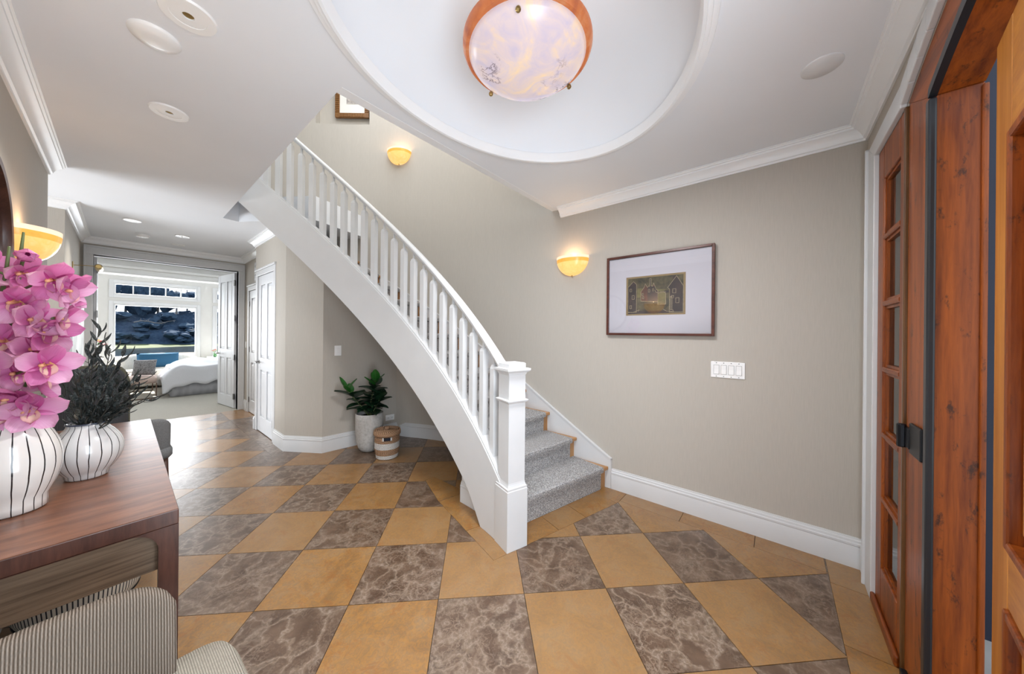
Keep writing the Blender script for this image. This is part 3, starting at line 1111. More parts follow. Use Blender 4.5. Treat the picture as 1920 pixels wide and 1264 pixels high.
# ------------------------------------------------------------------ hall doors
def panel_door(name_n, label, y0, y1, z1, xf, handle_at, hinges_at, th=0.04, nm='door_%d'):
    """white four-panel door in a wall facing -X (front face at xf)"""
    d = struct(link(nm % name_n, None), label, 'door')
    w = y1 - y0
    lf = MB()
    st = 0.115
    lf.box(xf, xf + th, y0, y0 + st, 0.008, z1).box(xf, xf + th, y1 - st, y1, 0.008, z1)
    ym = (y0 + y1) / 2
    lf.box(xf, xf + th, ym - 0.05, ym + 0.05, 0.008, z1)
    zz = [(0.008, 0.22), (0.86, 1.03), (z1 - 0.13, z1)]
    for a, b in zz:
        lf.box(xf + 0.0005, xf + th, y0 + st, y1 - st, a, b)
    L = lf.build('leaf', DOORW, d, bevel=0.004)
    for (a, b) in ((y0 + st, ym - 0.05), (ym + 0.05, y1 - st)):
        for (c, e) in ((0.22, 0.86), (1.03, z1 - 0.13)):
            p = MB().box(xf + 0.016, xf + 0.03, a, b, c, e).box(xf + 0.006, xf + 0.02, a + 0.03, b - 0.03, c + 0.03, e - 0.03)
            p.build('panel', DOORW, L, bevel=0.008)
    ca = MB()
    ca.box(xf - 0.016, xf + 0.06, y0 - 0.085, y0 - 0.004, 0, z1 + 0.004).box(xf - 0.016, xf + 0.06, y1 + 0.004, y1 + 0.085, 0, z1 + 0.004)
    ca.box(xf - 0.016, xf + 0.06, y0 - 0.085, y1 + 0.085, z1 + 0.0041, z1 + 0.075).box(xf - 0.03, xf + 0.06, y0 - 0.1, y1 + 0.1, z1 + 0.075, z1 + 0.1)
    ca.build('casing', WHITE, d, bevel=0.004)
    for zc in (0.22, z1 * 0.52, z1 - 0.22):
        MB().box(xf - 0.012, xf + 0.004, hinges_at - 0.014, hinges_at + 0.014, zc - 0.045, zc + 0.045).build('hinge', NICKEL, L)
    if handle_at is not None:
        h = MB().tube([(xf, handle_at, 0.97), (xf - 0.05, handle_at, 0.97)], 0.011, 10)
        sgn = 1 if handle_at < ym else -1
        h.tube([(xf - 0.05, handle_at, 0.97), (xf - 0.052, handle_at + 0.05 * sgn, 0.968), (xf - 0.05, handle_at + 0.1 * sgn, 0.965)], [0.011, 0.009, 0.008], 8)
        h.tube([(xf - 0.004, handle_at, 0.97), (xf + 0.004, handle_at, 0.97)], 0.028, 14)
        h.build('lever_handle', NICKEL, L, smooth=40)
    return d


panel_door(3, 'white four-panel closet door nearest the stair nook', 4.885, 5.625, 2.165, 1.232, 5.57, 4.89)
panel_door(4, 'white four-panel door at the far end of the hall', 6.19, 6.97, 2.08, 1.405, 6.25, 6.965)
vg = MB()
vg.box(1.392, 1.40, 6.35, 6.62, 2.22, 2.52)
vent = vg.build('wall_vent', WHITE)
tag(vent, 'white air vent grille above the far hall door', 'vent')
for k in range(7):
    MB().box(1.386, 1.393, 6.37, 6.60, 2.24 + k * 0.038, 2.262 + k * 0.038).build('slat', WHITE, vent)
# bedroom opening casing and its two leaves
bc = MB()
bc.box(-0.345, -0.262, YB - 0.022, YB + 0.14, 0, 2.445).box(1.31, 1.396, YB - 0.022, YB + 0.14, 0, 2.445).box(-0.345, 1.396, YB - 0.022, YB + 0.14, 2.445, 2.545)
bc.box(-0.345, -0.325, YB - 0.034, YB - 0.022, 0, 2.545).box(1.376, 1.396, YB - 0.034, YB - 0.022, 0, 2.545).box(-0.345, 1.396, YB - 0.034, YB, 2.545, 2.565)
d5 = struct(link('door_5', None), 'wide white cased opening with paired doors folded into the bedroom', 'door')
bc.build('casing', WHITE, d5, bevel=0.004)
for side_, hx, ang in ((1, 1.30, radians(96)), (-1, -0.252, radians(91))):
    # leaf swings into the bedroom
    lw = 0.77
    dirv = Vector((-side_ * cos(ang), sin(ang), 0)) if side_ == 1 else Vector((cos(ang), sin(ang), 0))
    if side_ == 1:
        dirv = Vector((-0.14, 0.99, 0)).normalized()
    else:
        dirv = Vector((-0.02, 1.0, 0)).normalized()
    nn = Vector((-dirv.y, dirv.x, 0)) * side_
    org = Vector((hx, YB + 0.14, 0))
    def lb(mb, a0, a1, z0, z1, n0, n1):
        c = org + dirv * ((a0 + a1) / 2) + nn * ((n0 + n1) / 2) + Vector((0, 0, (z0 + z1) / 2))
        mb.obox(c, dirv * ((a1 - a0) / 2), nn * ((n1 - n0) / 2), Vector((0, 0, (z1 - z0) / 2)))
    lf = MB()
    for a0, a1 in ((0, .11), (lw - .11, lw), (lw / 2 - .045, lw / 2 + .045)):
        lb(lf, a0, a1, 0.012, 2.43, -0.02, 0.02)
    for z0, z1 in ((0.012, 0.22), (0.90, 1.06), (2.30, 2.43)):
        lb(lf, 0.11, lw - .11, z0, z1, -0.0195, 0.0195)
    L = lf.build('leaf', DOORW, d5, bevel=0.004)
    for a0, a1 in ((.11, lw / 2 - .045), (lw / 2 + .045, lw - .11)):
        for z0, z1 in ((.22, .90), (1.06, 2.30)):
            p = MB(); lb(p, a0, a1, z0, z1, -0.006, 0.006); lb(p, a0 + .03, a1 - .03, z0 + .03, z1 - .03, -0.014, 0.014)
            p.build('panel', DOORW, L, bevel=0.006)
    for zc in (0.22, 0.92, 1.62, 2.25):
        p = MB(); lb(p, -0.03, 0.02, zc - 0.05, zc + 0.05, 0.012, 0.03); p.build('hinge', NICKEL, L)
    p = MB(); c = org + dirv * (lw - 0.06)
    p.tube([c + nn * 0.02 + Vector((0, 0, .97)), c + nn * 0.07 + Vector((0, 0, .97)), c + nn * 0.075 - dirv * 0.09 + Vector((0, 0, .97))], 0.01, 8)
    p.build('lever_handle', NICKEL, L, smooth=40)

# ------------------------------------------------------------------ bedroom shell
YW = 12.5
BZ = 2.98
BCAR = fabric_mat('sand_carpet', (0.40, 0.38, 0.33), scale=600)
struct(MB().box(-2.2, 4.4, YB + 0.0, YW + 0.1, -0.1, -0.001).build('floor_bedroom', BCAR), 'grey-beige carpet of the bedroom', 'floor')
struct(MB().box(-2.3, 4.5, YB + 0.12, YW + 0.2, BZ, BZ + 0.1).build('ceiling_bedroom', CEIL), 'bedroom ceiling', 'ceiling')
bw = MB().box(-2.3, -2.2, YB, YW + 0.1, 0, BZ).box(4.4, 4.5, YB, YW + 0.1, 0, BZ).box(-2.3, XL - 0.14, YB, YB + 0.12, 0, BZ).box(1.6, 4.5, YB, YB + 0.12, 0, BZ)
BWALL = plain('bedroom_white_paint', (0.62, 0.61, 0.585), 0.6, var=0.02)
struct(bw.build('wall_bedroom', BWALL), 'white side walls of the bedroom', 'wall')
# window wall: three windows each with a transom
WIN = [(-2.0, -0.55, 0.70, 2.03), (-0.143, 1.345, 0.69, 2.03), (1.735, 2.70, 0.66, 2.03), (3.0, 4.2, 0.66, 2.03)]
ww = MB()
xp = -2.2
for (a, b, z0, z1) in WIN:
    ww.box(xp, a, YW, YW + 0.1, 0, BZ)
    ww.box(a, b, YW, YW + 0.1, 0, z0).box(a, b, YW, YW + 0.1, z1, 2.255).box(a, b, YW, YW + 0.1, 2.55, BZ)
    xp = b
ww.box(xp, 4.4, YW, YW + 0.1, 0, BZ)
struct(ww.build('wall_window', BWALL), 'white bedroom window wall facing the water', 'wall')
struct(MB().box(-2.2, 4.4, 11.45, 11.75, 2.66, BZ).box(-2.2, 4.4, 11.43, 11.45, 2.66, 2.69).box(-2.2, 4.4, 11.40, 11.45, 2.80, 2.86).build('trim_4', BWALL, bevel=0.01), 'white header beam in front of the bedroom windows', 'trim')
for k, (a, b, z0, z1) in enumerate(WIN):
    lab = ['white window at the far left of the bedroom bay', 'large white picture window with five-pane transom over the sofa',
           'narrow white window right of the picture window', 'white window at the far right of the bedroom bay'][k]
    w = struct(link('window_%d' % (k + 1), None), lab, 'window')
    for (zz0, zz1, npn) in ((z0, z1, 1), (2.255, 2.55, 5 if k == 1 else 2)):
        fr = MB()
        t = 0.035
        for (u0, u1, v0, v1) in ((a, a + t, zz0, zz1), (b - t, b, zz0, zz1), (a + t, b - t, zz0, zz0 + t), (a + t, b - t, zz1 - t, zz1)):
            fr.box(u0, u1, YW - 0.012, YW + 0.07, v0, v1)
        for (u0, u1, v0, v1) in ((a - .07, a, zz0 - .07, zz1 + .07), (b, b + .07, zz0 - .07, zz1 + .07), (a, b, zz0 - .07, zz0), (a, b, zz1, zz1 + .07)):
            fr.box(u0, u1, YW - 0.02, YW + 0.001, v0, v1)
        F_ = fr.build('frame', WHITE, w, bevel=0.004)
        pw = (b - a - 2 * t) / npn
        for q in range(npn):
            MB().box(a + t + q * pw, a + t + (q + 1) * pw, YW + 0.035, YW + 0.04, zz0 + t, zz1 - t).build('pane', GLASS, w)
            if q:
                MB().box(a + t + q * pw - .011, a + t + q * pw + .011, YW + .0, YW + 0.06, zz0 + t, zz1 - t).build('muntin', WHITE, F_)

# ------------------------------------------------------------------ outside the bedroom: water, bank, wooded hill
def foliage_mat(name, lo, hi):
    m, nt, b = NT(name)
    v = coords(nt, rnd=True)
    n = noise(nt, v, 1.6, 8, 0.75)
    c = ramp(nt, n.outputs['Fac'], [(0.35, lo), (0.68, hi)])
    nt.links.new(c, b.inputs['Base Color'])
    b.inputs['Roughness'].default_value = 0.9
    b.inputs['Specular IOR Level'].default_value = 0.1
    bump(nt, b, n.outputs['Fac'], 0.5, 0.25)
    return m


FOL = [foliage_mat('hill_foliage_a', (0.020, 0.040, 0.080), (0.042, 0.075, 0.125)), foliage_mat('hill_foliage_b', (0.020, 0.042, 0.080), (0.052, 0.09, 0.14))]  # dark blue of the backlit, shaded slope is put into the leaf colour
BARKM = plain('pale_bark', (0.16, 0.16, 0.17), 0.9)
hl = MB()


def hillz(x, y):
    t = max(0, min(1, (y - 132) / 15))
    return -3 + t * (9.3 - 0.028 * x) * (1 + 0.08 * sin(x * 0.13)) + (1.2 * sin(y * .2 + x * .11) * t)


hr = random.Random(4)
hl.grid(lambda u, v: (-40 + 110 * u + hr.uniform(-.3, .3), 131 + 20 * v + hr.uniform(-.1, .1), hillz(-40 + 110 * u, 131 + 20 * v) + (hr.uniform(-0.25, 0.35) + 0.5 * abs(sin(u * 70 + 5 * sin(v * 9))) * abs(sin(v * 31 + u * 11))) * min(1, v * 12)), 150, 50)
struct(hl.build('ground_hill', FOL[0], smooth=True), 'wooded hillside across the water', 'hill')
struct(MB().box(-200, 300, 13.5, 300, -3.4, -3.2).build('ground_water', plain('dark_lagoon_water', (0.018, 0.032, 0.042), 0.12, var=0.3, scale=0.3)), 'dark lagoon water outside the bedroom', 'water')
gb = MB()
gb.grid(lambda u, v: (-60 + 170 * u, 116 + 16 * v, -3.35 + 0.55 * v + 0.15 * sin(u * 40)), 60, 4)
struct(gb.build('ground_bank', plain('sunny_grass_bank', (0.07, 0.095, 0.035), 0.9, var=0.5, scale=0.4)), 'sunlit grassy bank along the far shore', 'bank')
gb = MB()
gb.grid(lambda u, v: (4 + 60 * u, 78 + 14 * v, -3.35 + 0.3 * sin(v * pi) + 0.08 * sin(u * 30)), 40, 4)
struct(gb.build('ground_mudflat', plain('brown_mudflat', (0.16, 0.13, 0.10), 0.9, var=0.4, scale=0.4)), 'brown mudflat in the lagoon', 'mudflat')
# tree prototypes
def crown_mesh(seed, n=3):
    rnd = random.Random(seed)
    bm_ = bmesh.new()
    for q in range(9):
        c = Vector((rnd.uniform(-1, 1), rnd.uniform(-1, 1), rnd.uniform(-0.55, 0.75))) * 0.75
        r = rnd.uniform(0.35, 0.65)
        res = bmesh.ops.create_icosphere(bm_, subdivisions=2, radius=r)
        for v in res['verts']:
            v.co = v.co * (1 + rnd.uniform(-0.28, 0.28))
            v.co = Vector((v.co.x * 1.15, v.co.y * 1.15, v.co.z * 0.75)) + c
    me = bpy.data.meshes.new('crown')
    bm_.to_mesh(me)
    bm_.free()
    return me


CM = []
for q in range(4):
    me = crown_mesh(100 + q)
    me.materials.append(FOL[q % 2])
    CM.append(me)
tm = MB().tube([(0, 0, -1.6), (0.03, 0.02, -0.6), (-0.02, 0, 0.5)], [0.06, 0.045, 0.03], 6)
TM = tm.mesh('trunk', BARKM)


def tree(x, y, zb, sx, sz, trunk_h, label, group, rnd):
    t = thing('hill_tree', label, 'tree', (x, y, zb), group)
    zc = zb + trunk_h + sz * 0.6
    rot = Matrix.Rotation(rnd.uniform(0, 6.28), 4, 'Z')
    link('crown', CM[rnd.randrange(4)], t, Matrix.Translation((x, y, zc)) @ rot @ Matrix.Diagonal((sx, sx, sz, 1)))
    th = (trunk_h + sz) / 1.6
    link('trunk', TM, t, Matrix.Translation((x, y, zb + trunk_h + sz)) @ Matrix.Diagonal((th, th, th, 1)))
    return t


rr = random.Random(5)
# ridge row with bare trunks, then trees on the slope
for k in range(12):
    x = -9 + k * 3.3 + rr.uniform(-.3, .3)
    y = 147 + (k % 2) * 5
    left = k < 6
    tree(x, y, hillz(x, y) - 0.3, rr.uniform(1.9, 2.3), rr.uniform(3.2, 3.8) * (2.0 if left else 0.8), 1.4 if left else rr.uniform(2.9, 3.5),
         'tall bare-trunked tree on the ridge against the sky', 'ridge trees across the water', rr)
for k in range(12):
    x = -9 + (k % 4) * 10.0 + (k // 4) * 3.4 + rr.uniform(-.6, .6)
    y = 133.5 + (k // 4) * 4.6
    tree(x, y, hillz(x, y) - 0.8, rr.uniform(2.3, 2.9), rr.uniform(1.8, 2.6), rr.uniform(0.2, 0.6),
         'dark rounded tree on the slope across the water', 'slope trees across the water', rr)
# fallen pale branches on the slope
for k, (x, y, ln) in enumerate(((2, 138, 8), (13, 136.5, 7), (16, 134.5, 5.5))):
    z0 = hillz(x, y) + 2.4 - k * 0.4
    br = MB()
    rb = random.Random(60 + k)
    pts_ = [Vector((x + ln * u / 6, y - 3.5, z0 + 0.4 * sin(u * 1.3) + (0.25 * u - 0.6) * (1 if k else 0.3))) for u in range(7)]
    br.tube(pts_, [.16, .15, .13, .11, .09, .07, .04], 5)
    for q in range(9):
        p = pts_[rb.randrange(1, 6)]
        br.tube([p, p + Vector((rb.uniform(-1, 1), 0, rb.uniform(-.2, .9))), p + Vector((rb.uniform(-1.8, 1.8), 0, rb.uniform(-.5, 1.3)))], [.07, .05, .02], 4)
    tag(br.build('bare_branch', BARKM), ['long pale bare branch lying left on the wooded slope', 'pale forked bare branch in the middle of the wooded slope', 'pale bare branch lowest on the wooded slope'][k], 'branch', 'pale branches on the hillside')

# ------------------------------------------------------------------ alabaster lights
BOWL_MAT = alabaster('alabaster_bowl', ((0.56, 0.50, 0.66), (0.74, 0.60, 0.60), (0.98, 0.70, 0.36)), 0.24)
RING_MAT = alabaster('orange_marble_ring', ((0.42, 0.07, 0.01), (0.66, 0.16, 0.02), (0.75, 0.32, 0.14)), 0.16, vein=False)
SC_MAT = alabaster('lit_alabaster', ((1.0, 0.60, 0.22), (1.0, 0.50, 0.13), (1.0, 0.62, 0.28)), 0.40, vein=False)
SC_BAND = alabaster('amber_alabaster_band', ((0.85, 0.30, 0.02), (0.95, 0.42, 0.05), (1.0, 0.42, 0.05)), 0.32, vein=False)
SC_RIM = alabaster('pink_alabaster_rim', ((0.95, 0.62, 0.42), (1.0, 0.70, 0.5), (1.0, 0.72, 0.5)), 0.38, vein=False)

cl = thing('alabaster_ceiling_light', 'large round alabaster bowl light hanging in the oval ceiling dome', 'ceiling light', (DC[0], DC[1], 2.598))
bp = [(0.001, 2.598), (0.06, 2.600), (0.12, 2.609), (0.18, 2.628), (0.225, 2.652), (0.255, 2.678), (0.272, 2.705), (0.262, 2.706), (0.25, 2.69), (0.2, 2.65), (0.001, 2.61)]
MB().lathe(bp, 64, DC).build('bowl', BOWL_MAT, cl, smooth=True)
MB().lathe([(0.268, 2.700), (0.284, 2.702), (0.292, 2.712), (0.297, 2.726), (0.297, 2.738), (0.290, 2.742), (0.28, 2.735), (0.268, 2.715), (0.268, 2.700)], 64, DC).build('rim_ring', RING_MAT, cl, smooth=40)
for a in (209, 341, 83):
    a = radians(a)
    c = Vector((DC[0] + 0.252 * cos(a), DC[1] + 0.252 * sin(a), 2.676))
    d = Vector((cos(a) * 0.7, sin(a) * 0.7, -1.0)).normalized()
    MB().tube([c, c + d * 0.008, c + d * 0.018, c + d * 0.024], [0.004, 0.011, 0.011, 0.005], 10).build('stud', BRASS, cl, smooth=40)
MB().tube([(DC[0], DC[1], 2.6), (DC[0], DC[1], ZC + 0.405)], 0.012, 8).build('stem', BRASS, cl)
MB().lathe([(0.001, ZC + 0.385), (0.07, ZC + 0.39), (0.07, ZC + 0.41), (0.001, ZC + 0.41)], 24, DC).build('canopy', BRASS, cl, smooth=40)
light('ceiling_light_bulb', 'POINT', (DC[0], DC[1], 2.88), 0.35, (1.0, 0.82, 0.6), size=0.08)
light('ceiling_light_glow', 'AREA', (DC[0], DC[1], 2.575), 18, (0.96, 0.97, 1.0), (0, 0, 0), 0.4, 0.4)


def sconce(loc, nrm, label, R=0.17, hh=0.185):
    """half-bowl against a wall; loc = centre of back at rim height, nrm = outward wall normal"""
    a = atan2(nrm[1], nrm[0])
    t = thing('wall_sconce', label, 'wall sconce', loc, 'alabaster wall sconces')
    X, Y, Z = loc
    f = lambda u: (R * (1 - (1 - u) ** 2.3) ** 0.5, Z - hh + hh * u)
    pr = [f(u) for u in (0.001, 0.03, 0.1, 0.2, 0.32, 0.45, 0.58, 0.68)]
    b1 = [f(u) for u in (0.68, 0.76, 0.86)]
    b2 = [f(u) for u in (0.86, 0.94, 1.0)]
    dep = 0.82
    def half(prof, th=0.012):
        mb = MB()
        inner = [(max(0.0005, r - th), z_ + (th if k == 0 and r < 0.03 else 0)) for k, (r, z_) in enumerate(prof)][::-1]
        full = prof + inner
        vs = []
        n_ = 28
        for q in range(n_ + 1):
            w = -pi / 2 + pi * q / n_
            for r, z_ in full:
                lx, ly = r * cos(w) * dep, r * sin(w)
                vs.append((X + lx * cos(a) - ly * sin(a), Y + lx * sin(a) + ly * cos(a), z_))
        m_ = len(full)
        fs = []
        for q in range(n_):
            for w in range(m_):
                w2 = (w + 1) % m_
                fs.append((q * m_ + w, (q + 1) * m_ + w, (q + 1) * m_ + w2, q * m_ + w2))
        mb.add(vs, fs)
        return mb
    half(pr).build('bowl', SC_MAT, t, smooth=40)
    half(b1).build('amber_band', SC_BAND, t, smooth=40)
    half(b2).build('rim', SC_RIM, t, smooth=40)
    n3 = Vector((cos(a), sin(a), 0))
    MB().tube([Vector((X, Y, Z - hh + 0.012)) + n3 * 0.02, Vector((X, Y, Z - hh - 0.012)) + n3 * 0.02], [0.01, 0.004], 8).build('finial', BRASS, t)
    light('sconce_bulb', 'POINT', (X + n3.x * 0.07, Y + n3.y * 0.07, Z - 0.02), 0.7, (1.0, 0.72, 0.42), size=0.03)
    return t


sconce((XR - 0.001, 1.555, 2.165), (-1, 0), 'lit alabaster wall sconce left of the framed house print')
a29 = radians(29.2)
sconce((*PT(RW - 0.001, a29), 3.85), (-cos(a29), -sin(a29)), 'lit alabaster sconce high on the curved stair wall')
sconce((XL + 0.001, 3.22, 1.965), (1, 0), 'lit alabaster sconce beside the round mirror above the orchids', R=0.175, hh=0.19)

sconce((XL + 0.001, 1.66, 1.965), (1, 0), 'lit alabaster sconce reflected in the glass of the framed print', R=0.175, hh=0.19)

# ------------------------------------------------------------------ ceiling fittings
def disc(mb, c, r0, r1, z0, z1, n=32):
    mb.lathe([(r0, z1), (r0, z0), (r1, z0), (r1 + 0.004, z1)], n, c)


def spot(c, label, r=0.075, grp='recessed hall ceiling lights'):
    t = thing('recessed_light', label, 'recessed light', (c[0], c[1], ZC - 0.012), grp)
    m_ = MB(); disc(m_, c, r * 0.66, r, ZC - 0.008, ZC + 0.0005); m_.build('trim_ring', PLASTIC, t, smooth=30)
    m_ = MB(); m_.lathe([(r * 0.22, ZC - 0.006), (r * 0.66, ZC - 0.006), (r * 0.66, ZC - 0.001)], 32, c); m_.lathe([(r * .22, ZC - .006), (r * .2, ZC - .0005)], 32, c); m_.build('gimbal', PLASTIC, t, smooth=30)
    m_ = MB(); m_.lathe([(0.0005, ZC - 0.0012), (r * 0.24, ZC - 0.0012), (r * .24, ZC - .0008), (0.0005, ZC - .0008)], 20, c); m_.build('lamp_aperture', BRASS, t)
    l_ = light('recessed_lamp', 'SPOT', (c[0], c[1], ZC - 0.03), 16, (1.0, 0.95, 0.88))
    l_.data.spot_size = radians(120)
    l_.data.spot_blend = 0.8
    l_.data.shadow_soft_size = 0.04
    return t


spot((0.163, 1.827), 'recessed ceiling light nearest the camera, larger of the foyer pair', 0.085)
spot((0.168, 2.726), 'recessed ceiling light between the white dome disc and the hall', 0.08)
spot((0.068, 5.772), 'recessed hall light closest to the left hall wall', 0.07)
spot((0.517, 6.21), 'nearer of the two recessed lights at the end of the hall', 0.07)
spot((0.529, 6.888), 'recessed ceiling light closest to the bedroom opening', 0.07)
sd = MB().lathe([(0.0005, ZC - 0.022), (0.04, ZC - 0.02), (0.075, ZC - 0.012), (0.082, ZC - 0.003), (0.082, ZC)], 36, (0.084, 2.075))
tag(sd.build('ceiling_speaker', PLASTIC, smooth=True), 'domed white ceiling disc beside the nearest recessed light', 'ceiling disc')
sd = MB().lathe([(0.0005, ZC - 0.008), (0.07, ZC - 0.008), (0.075, ZC - 0.004), (0.075, ZC)], 36, (2.098, -0.159))
tag(sd.build('ceiling_speaker', plain('grey_speaker_mesh', (0.72, 0.73, 0.74), 0.7), smooth=40), 'flat round speaker grille on the ceiling near the front door', 'speaker')
sm = thing('smoke_detector', 'small white smoke detector on the hall ceiling', 'smoke detector', (0.167, 6.542, ZC - 0.04))
MB().lathe([(0.0005, ZC - 0.036), (0.05, ZC - 0.036), (0.058, ZC - 0.03), (0.06, ZC - 0.012), (0.065, ZC - 0.01), (0.065, ZC)], 28, (0.167, 6.542)).build('housing', PLASTIC, sm, smooth=40)
MB().lathe([(0.02, ZC - 0.0375), (0.035, ZC - 0.0375), (0.035, ZC - 0.035), (0.02, ZC - 0.035)], 20, (0.167, 6.542)).build('test_button', PLASTIC, sm, smooth=40)

# ------------------------------------------------------------------ framed print on the right wall
FRAMEW = wood_mat('mahogany_frame', (0.055, 0.013, 0.007), (0.13, 0.036, 0.020), (9, 1, 9), 0.4, 0.2)
MATB = plain('white_mat_board', (0.74, 0.70, 0.76), 0.8, var=0.01)
fp = thing('framed_print', 'mahogany-framed print of dark gabled houses in a wide white mat', 'framed picture', (XR - 0.02, 0.77, 1.40))
y0, y1, z0, z1 = 0.352, 1.188, 1.398, 2.097
XF = XR - 0.001
fr = MB()
for (a, b, c, d) in ((y0, y0 + .019, z0, z1), (y1 - .019, y1, z0, z1), (y0 + .019, y1 - .019, z0, z0 + .019), (y0 + .019, y1 - .019, z1 - .019, z1)):
    fr.box(XF - 0.042, XF, a, b, c, d)
fr.build('frame', FRAMEW, fp, bevel=0.002)
MB().box(XF - 0.022, XF - 0.004, y0 + .015, y1 - .015, z0 + .015, z1 - .015).build('mat_board', MATB, fp)
# print area in wall coordinates (u to the viewer's right = -Y)
py0, py1, pz0, pz1 = 0.548, 1.016, 1.570, 1.905


def ink(name, lo, hi, sc):
    m, nt, b = NT(name)
    v = coords(nt)
    n_ = noise(nt, v, sc, 6, 0.7)
    nt.links.new(ramp(nt, n_.outputs['Fac'], [(0.32, lo), (0.68, hi)]), b.inputs['Base Color'])
    b.inputs['Roughness'].default_value = 0.7
    return m


INK = [ink('print_border', (0.30, 0.20, 0.09), (0.36, 0.25, 0.12), 20), ink('print_olive', (0.015, 0.018, 0.014), (0.15, 0.12, 0.06), 16),
       ink('print_dark', (0.012, 0.010, 0.016), (0.06, 0.035, 0.035), 14), ink('print_rust', (0.05, 0.015, 0.013), (0.16, 0.055, 0.035), 20),
       ink('print_ochre', (0.10, 0.085, 0.03), (0.24, 0.20, 0.08), 14), ink('print_line', (0.22, 0.17, 0.10), (0.46, 0.38, 0.25), 40)]
pr = MB()
pr.box(XF - 0.0228, XF - 0.0215, py0, py1, pz0, pz1, 0)
U = lambda u: py1 - u * (py1 - py0)
V = lambda v: pz0 + v * (pz1 - pz0)


def shape(poly, mi, lay):
    x = XF - 0.0228 - 0.00025 * lay
    pr.add([(x, U(u), V(v)) for u, v in poly], [tuple(range(len(poly)))], mi)


def outline(poly, lay, w=0.006, closed=True):
    x = XF - 0.0228 - 0.00025 * lay
    n_ = len(poly)
    for k in range(n_ if closed else n_ - 1):
        a, b = Vector((U(poly[k][0]), V(poly[k][1]))), Vector((U(poly[(k + 1) % n_][0]), V(poly[(k + 1) % n_][1])))
        d = (b - a)
        if d.length < 1e-5:
            continue
        d.normalize()
        nn = Vector((-d.y, d.x)) * w * 0.35
        a = a - d * w * .2; b = b + d * w * .2
        pr.add([(x, a.x + nn.x, a.y + nn.y), (x, b.x + nn.x, b.y + nn.y), (x, b.x - nn.x, b.y - nn.y), (x, a.x - nn.x, a.y - nn.y)], [(0, 1, 2, 3)], 5)


shape([(.035, .04), (.965, .04), (.965, .955), (.035, .955)], 1, 1)
shape([(.2, .45), (.62, .5), (.70, .62), (.2, .70)], 4, 2)
hL = [(.035, .08), (.19, .08), (.19, .80), (.135, .88), (.035, .74)]
hR = [(.75, .06), (.965, .06), (.965, .68), (.86, .93), (.72, .66), (.75, .62)]
tw = [(.27, .36), (.27, .60), (.33, .72), (.345, .80), (.365, .74), (.385, .70), (.405, .74), (.42, .72), (.42, .92), (.445, .92), (.445, .74), (.47, .72), (.49, .80), (.53, .64), (.56, .60), (.56, .33)]
shape(hL, 2, 3); shape(hR, 2, 3); shape(tw, 3, 3)
shape([(.385, .36), (.385, .70), (.42, .72), (.42, .92), (.445, .92), (.445, .72), (.5, .72), (.56, .60), (.56, .33)], 2, 4)
shape([(.56, .26), (.56, .52), (.60, .57), (.66, .57), (.69, .52), (.69, .26)], 4, 4)
shape([(.54, .57), (.74, .60), (.74, .54), (.54, .52)], 2, 3)
shape([(.80, .93), (.85, .95), (.85, .86), (.80, .83)], 2, 3)
shape([(.04, .04), (.96, .04), (.96, .10), (.04, .12)], 2, 2)
for p_ in (hL, hR, tw):
    outline(p_, 6)
outline([(.56, .26), (.56, .52), (.60, .57), (.66, .57), (.69, .52), (.69, .26)], 6)
outline([(.69, .56), (.60, .545), (.53, .56), (.51, .62)], 6, closed=False)
for (u, v, w_, h_) in ((.07, .62, .03, .07), (.11, .42, .04, .1), (.29, .50, .02, .06), (.30, .42, .02, .06), (.40, .58, .025, .07), (.47, .60, .02, .06), (.80, .52, .05, .1), (.85, .28, .05, .12), (.07, .18, .03, .08), (.78, .40, .035, .06)):
    q_ = [(u, v), (u + w_, v), (u + w_, v + h_), (u, v + h_)]
    shape(q_, 2, 6); outline(q_, 7, 0.005)
outline([(.04, .09), (.13, .08), (.24, .14), (.22, .10)], 7, closed=False)
outline([(.65, .14), (.70, .09), (.82, .07), (.80, .12)], 7, closed=False)
outline([(.765, .44), (.765, .12), (.79, .12), (.79, .44)], 7)
pr.build('print', INK, fp)
MB().box(XF - 0.030, XF - 0.028, y0 + .017, y1 - .017, z0 + .017, z1 - .017).build('glazing', PGLASS, fp)

# ------------------------------------------------------------------ switches and outlet
sw = thing('light_switch_plate', 'white four-gang rocker switch plate below the framed print', 'light switch', (XF, 0.271, 1.149))
MB().box(XF - 0.007, XF, 0.166, 0.376, 1.089, 1.209).build('plate', PLASTIC, sw, bevel=0.003)
for k in range(4):
    yc = 0.271 + (k - 1.5) * 0.046
    MB().box(XF - 0.0085, XF - 0.0065, yc - .0178, yc + .0178, 1.1145, 1.1835).build('gap', DARK, sw)
    MB().prism([(XF - 0.0065, 1.116), (XF - .0125, 1.116), (XF - .009, 1.149), (XF - 0.010, 1.182), (XF - .0065, 1.182)], yc - .0163, yc + .0163, axis='y').build('rocker', PLASTIC, sw)
    for zz in (1.099, 1.199):
        MB().tube([(XF - 0.0068, yc, zz), (XF - .0078, yc, zz)], 0.0035, 10).build('screw', NICKEL, sw)
WD = Vector((Wc[0] - Wb[0], Wc[1] - Wb[1], 0)).normalized()
WN = Vector((WD.y, -WD.x, 0))


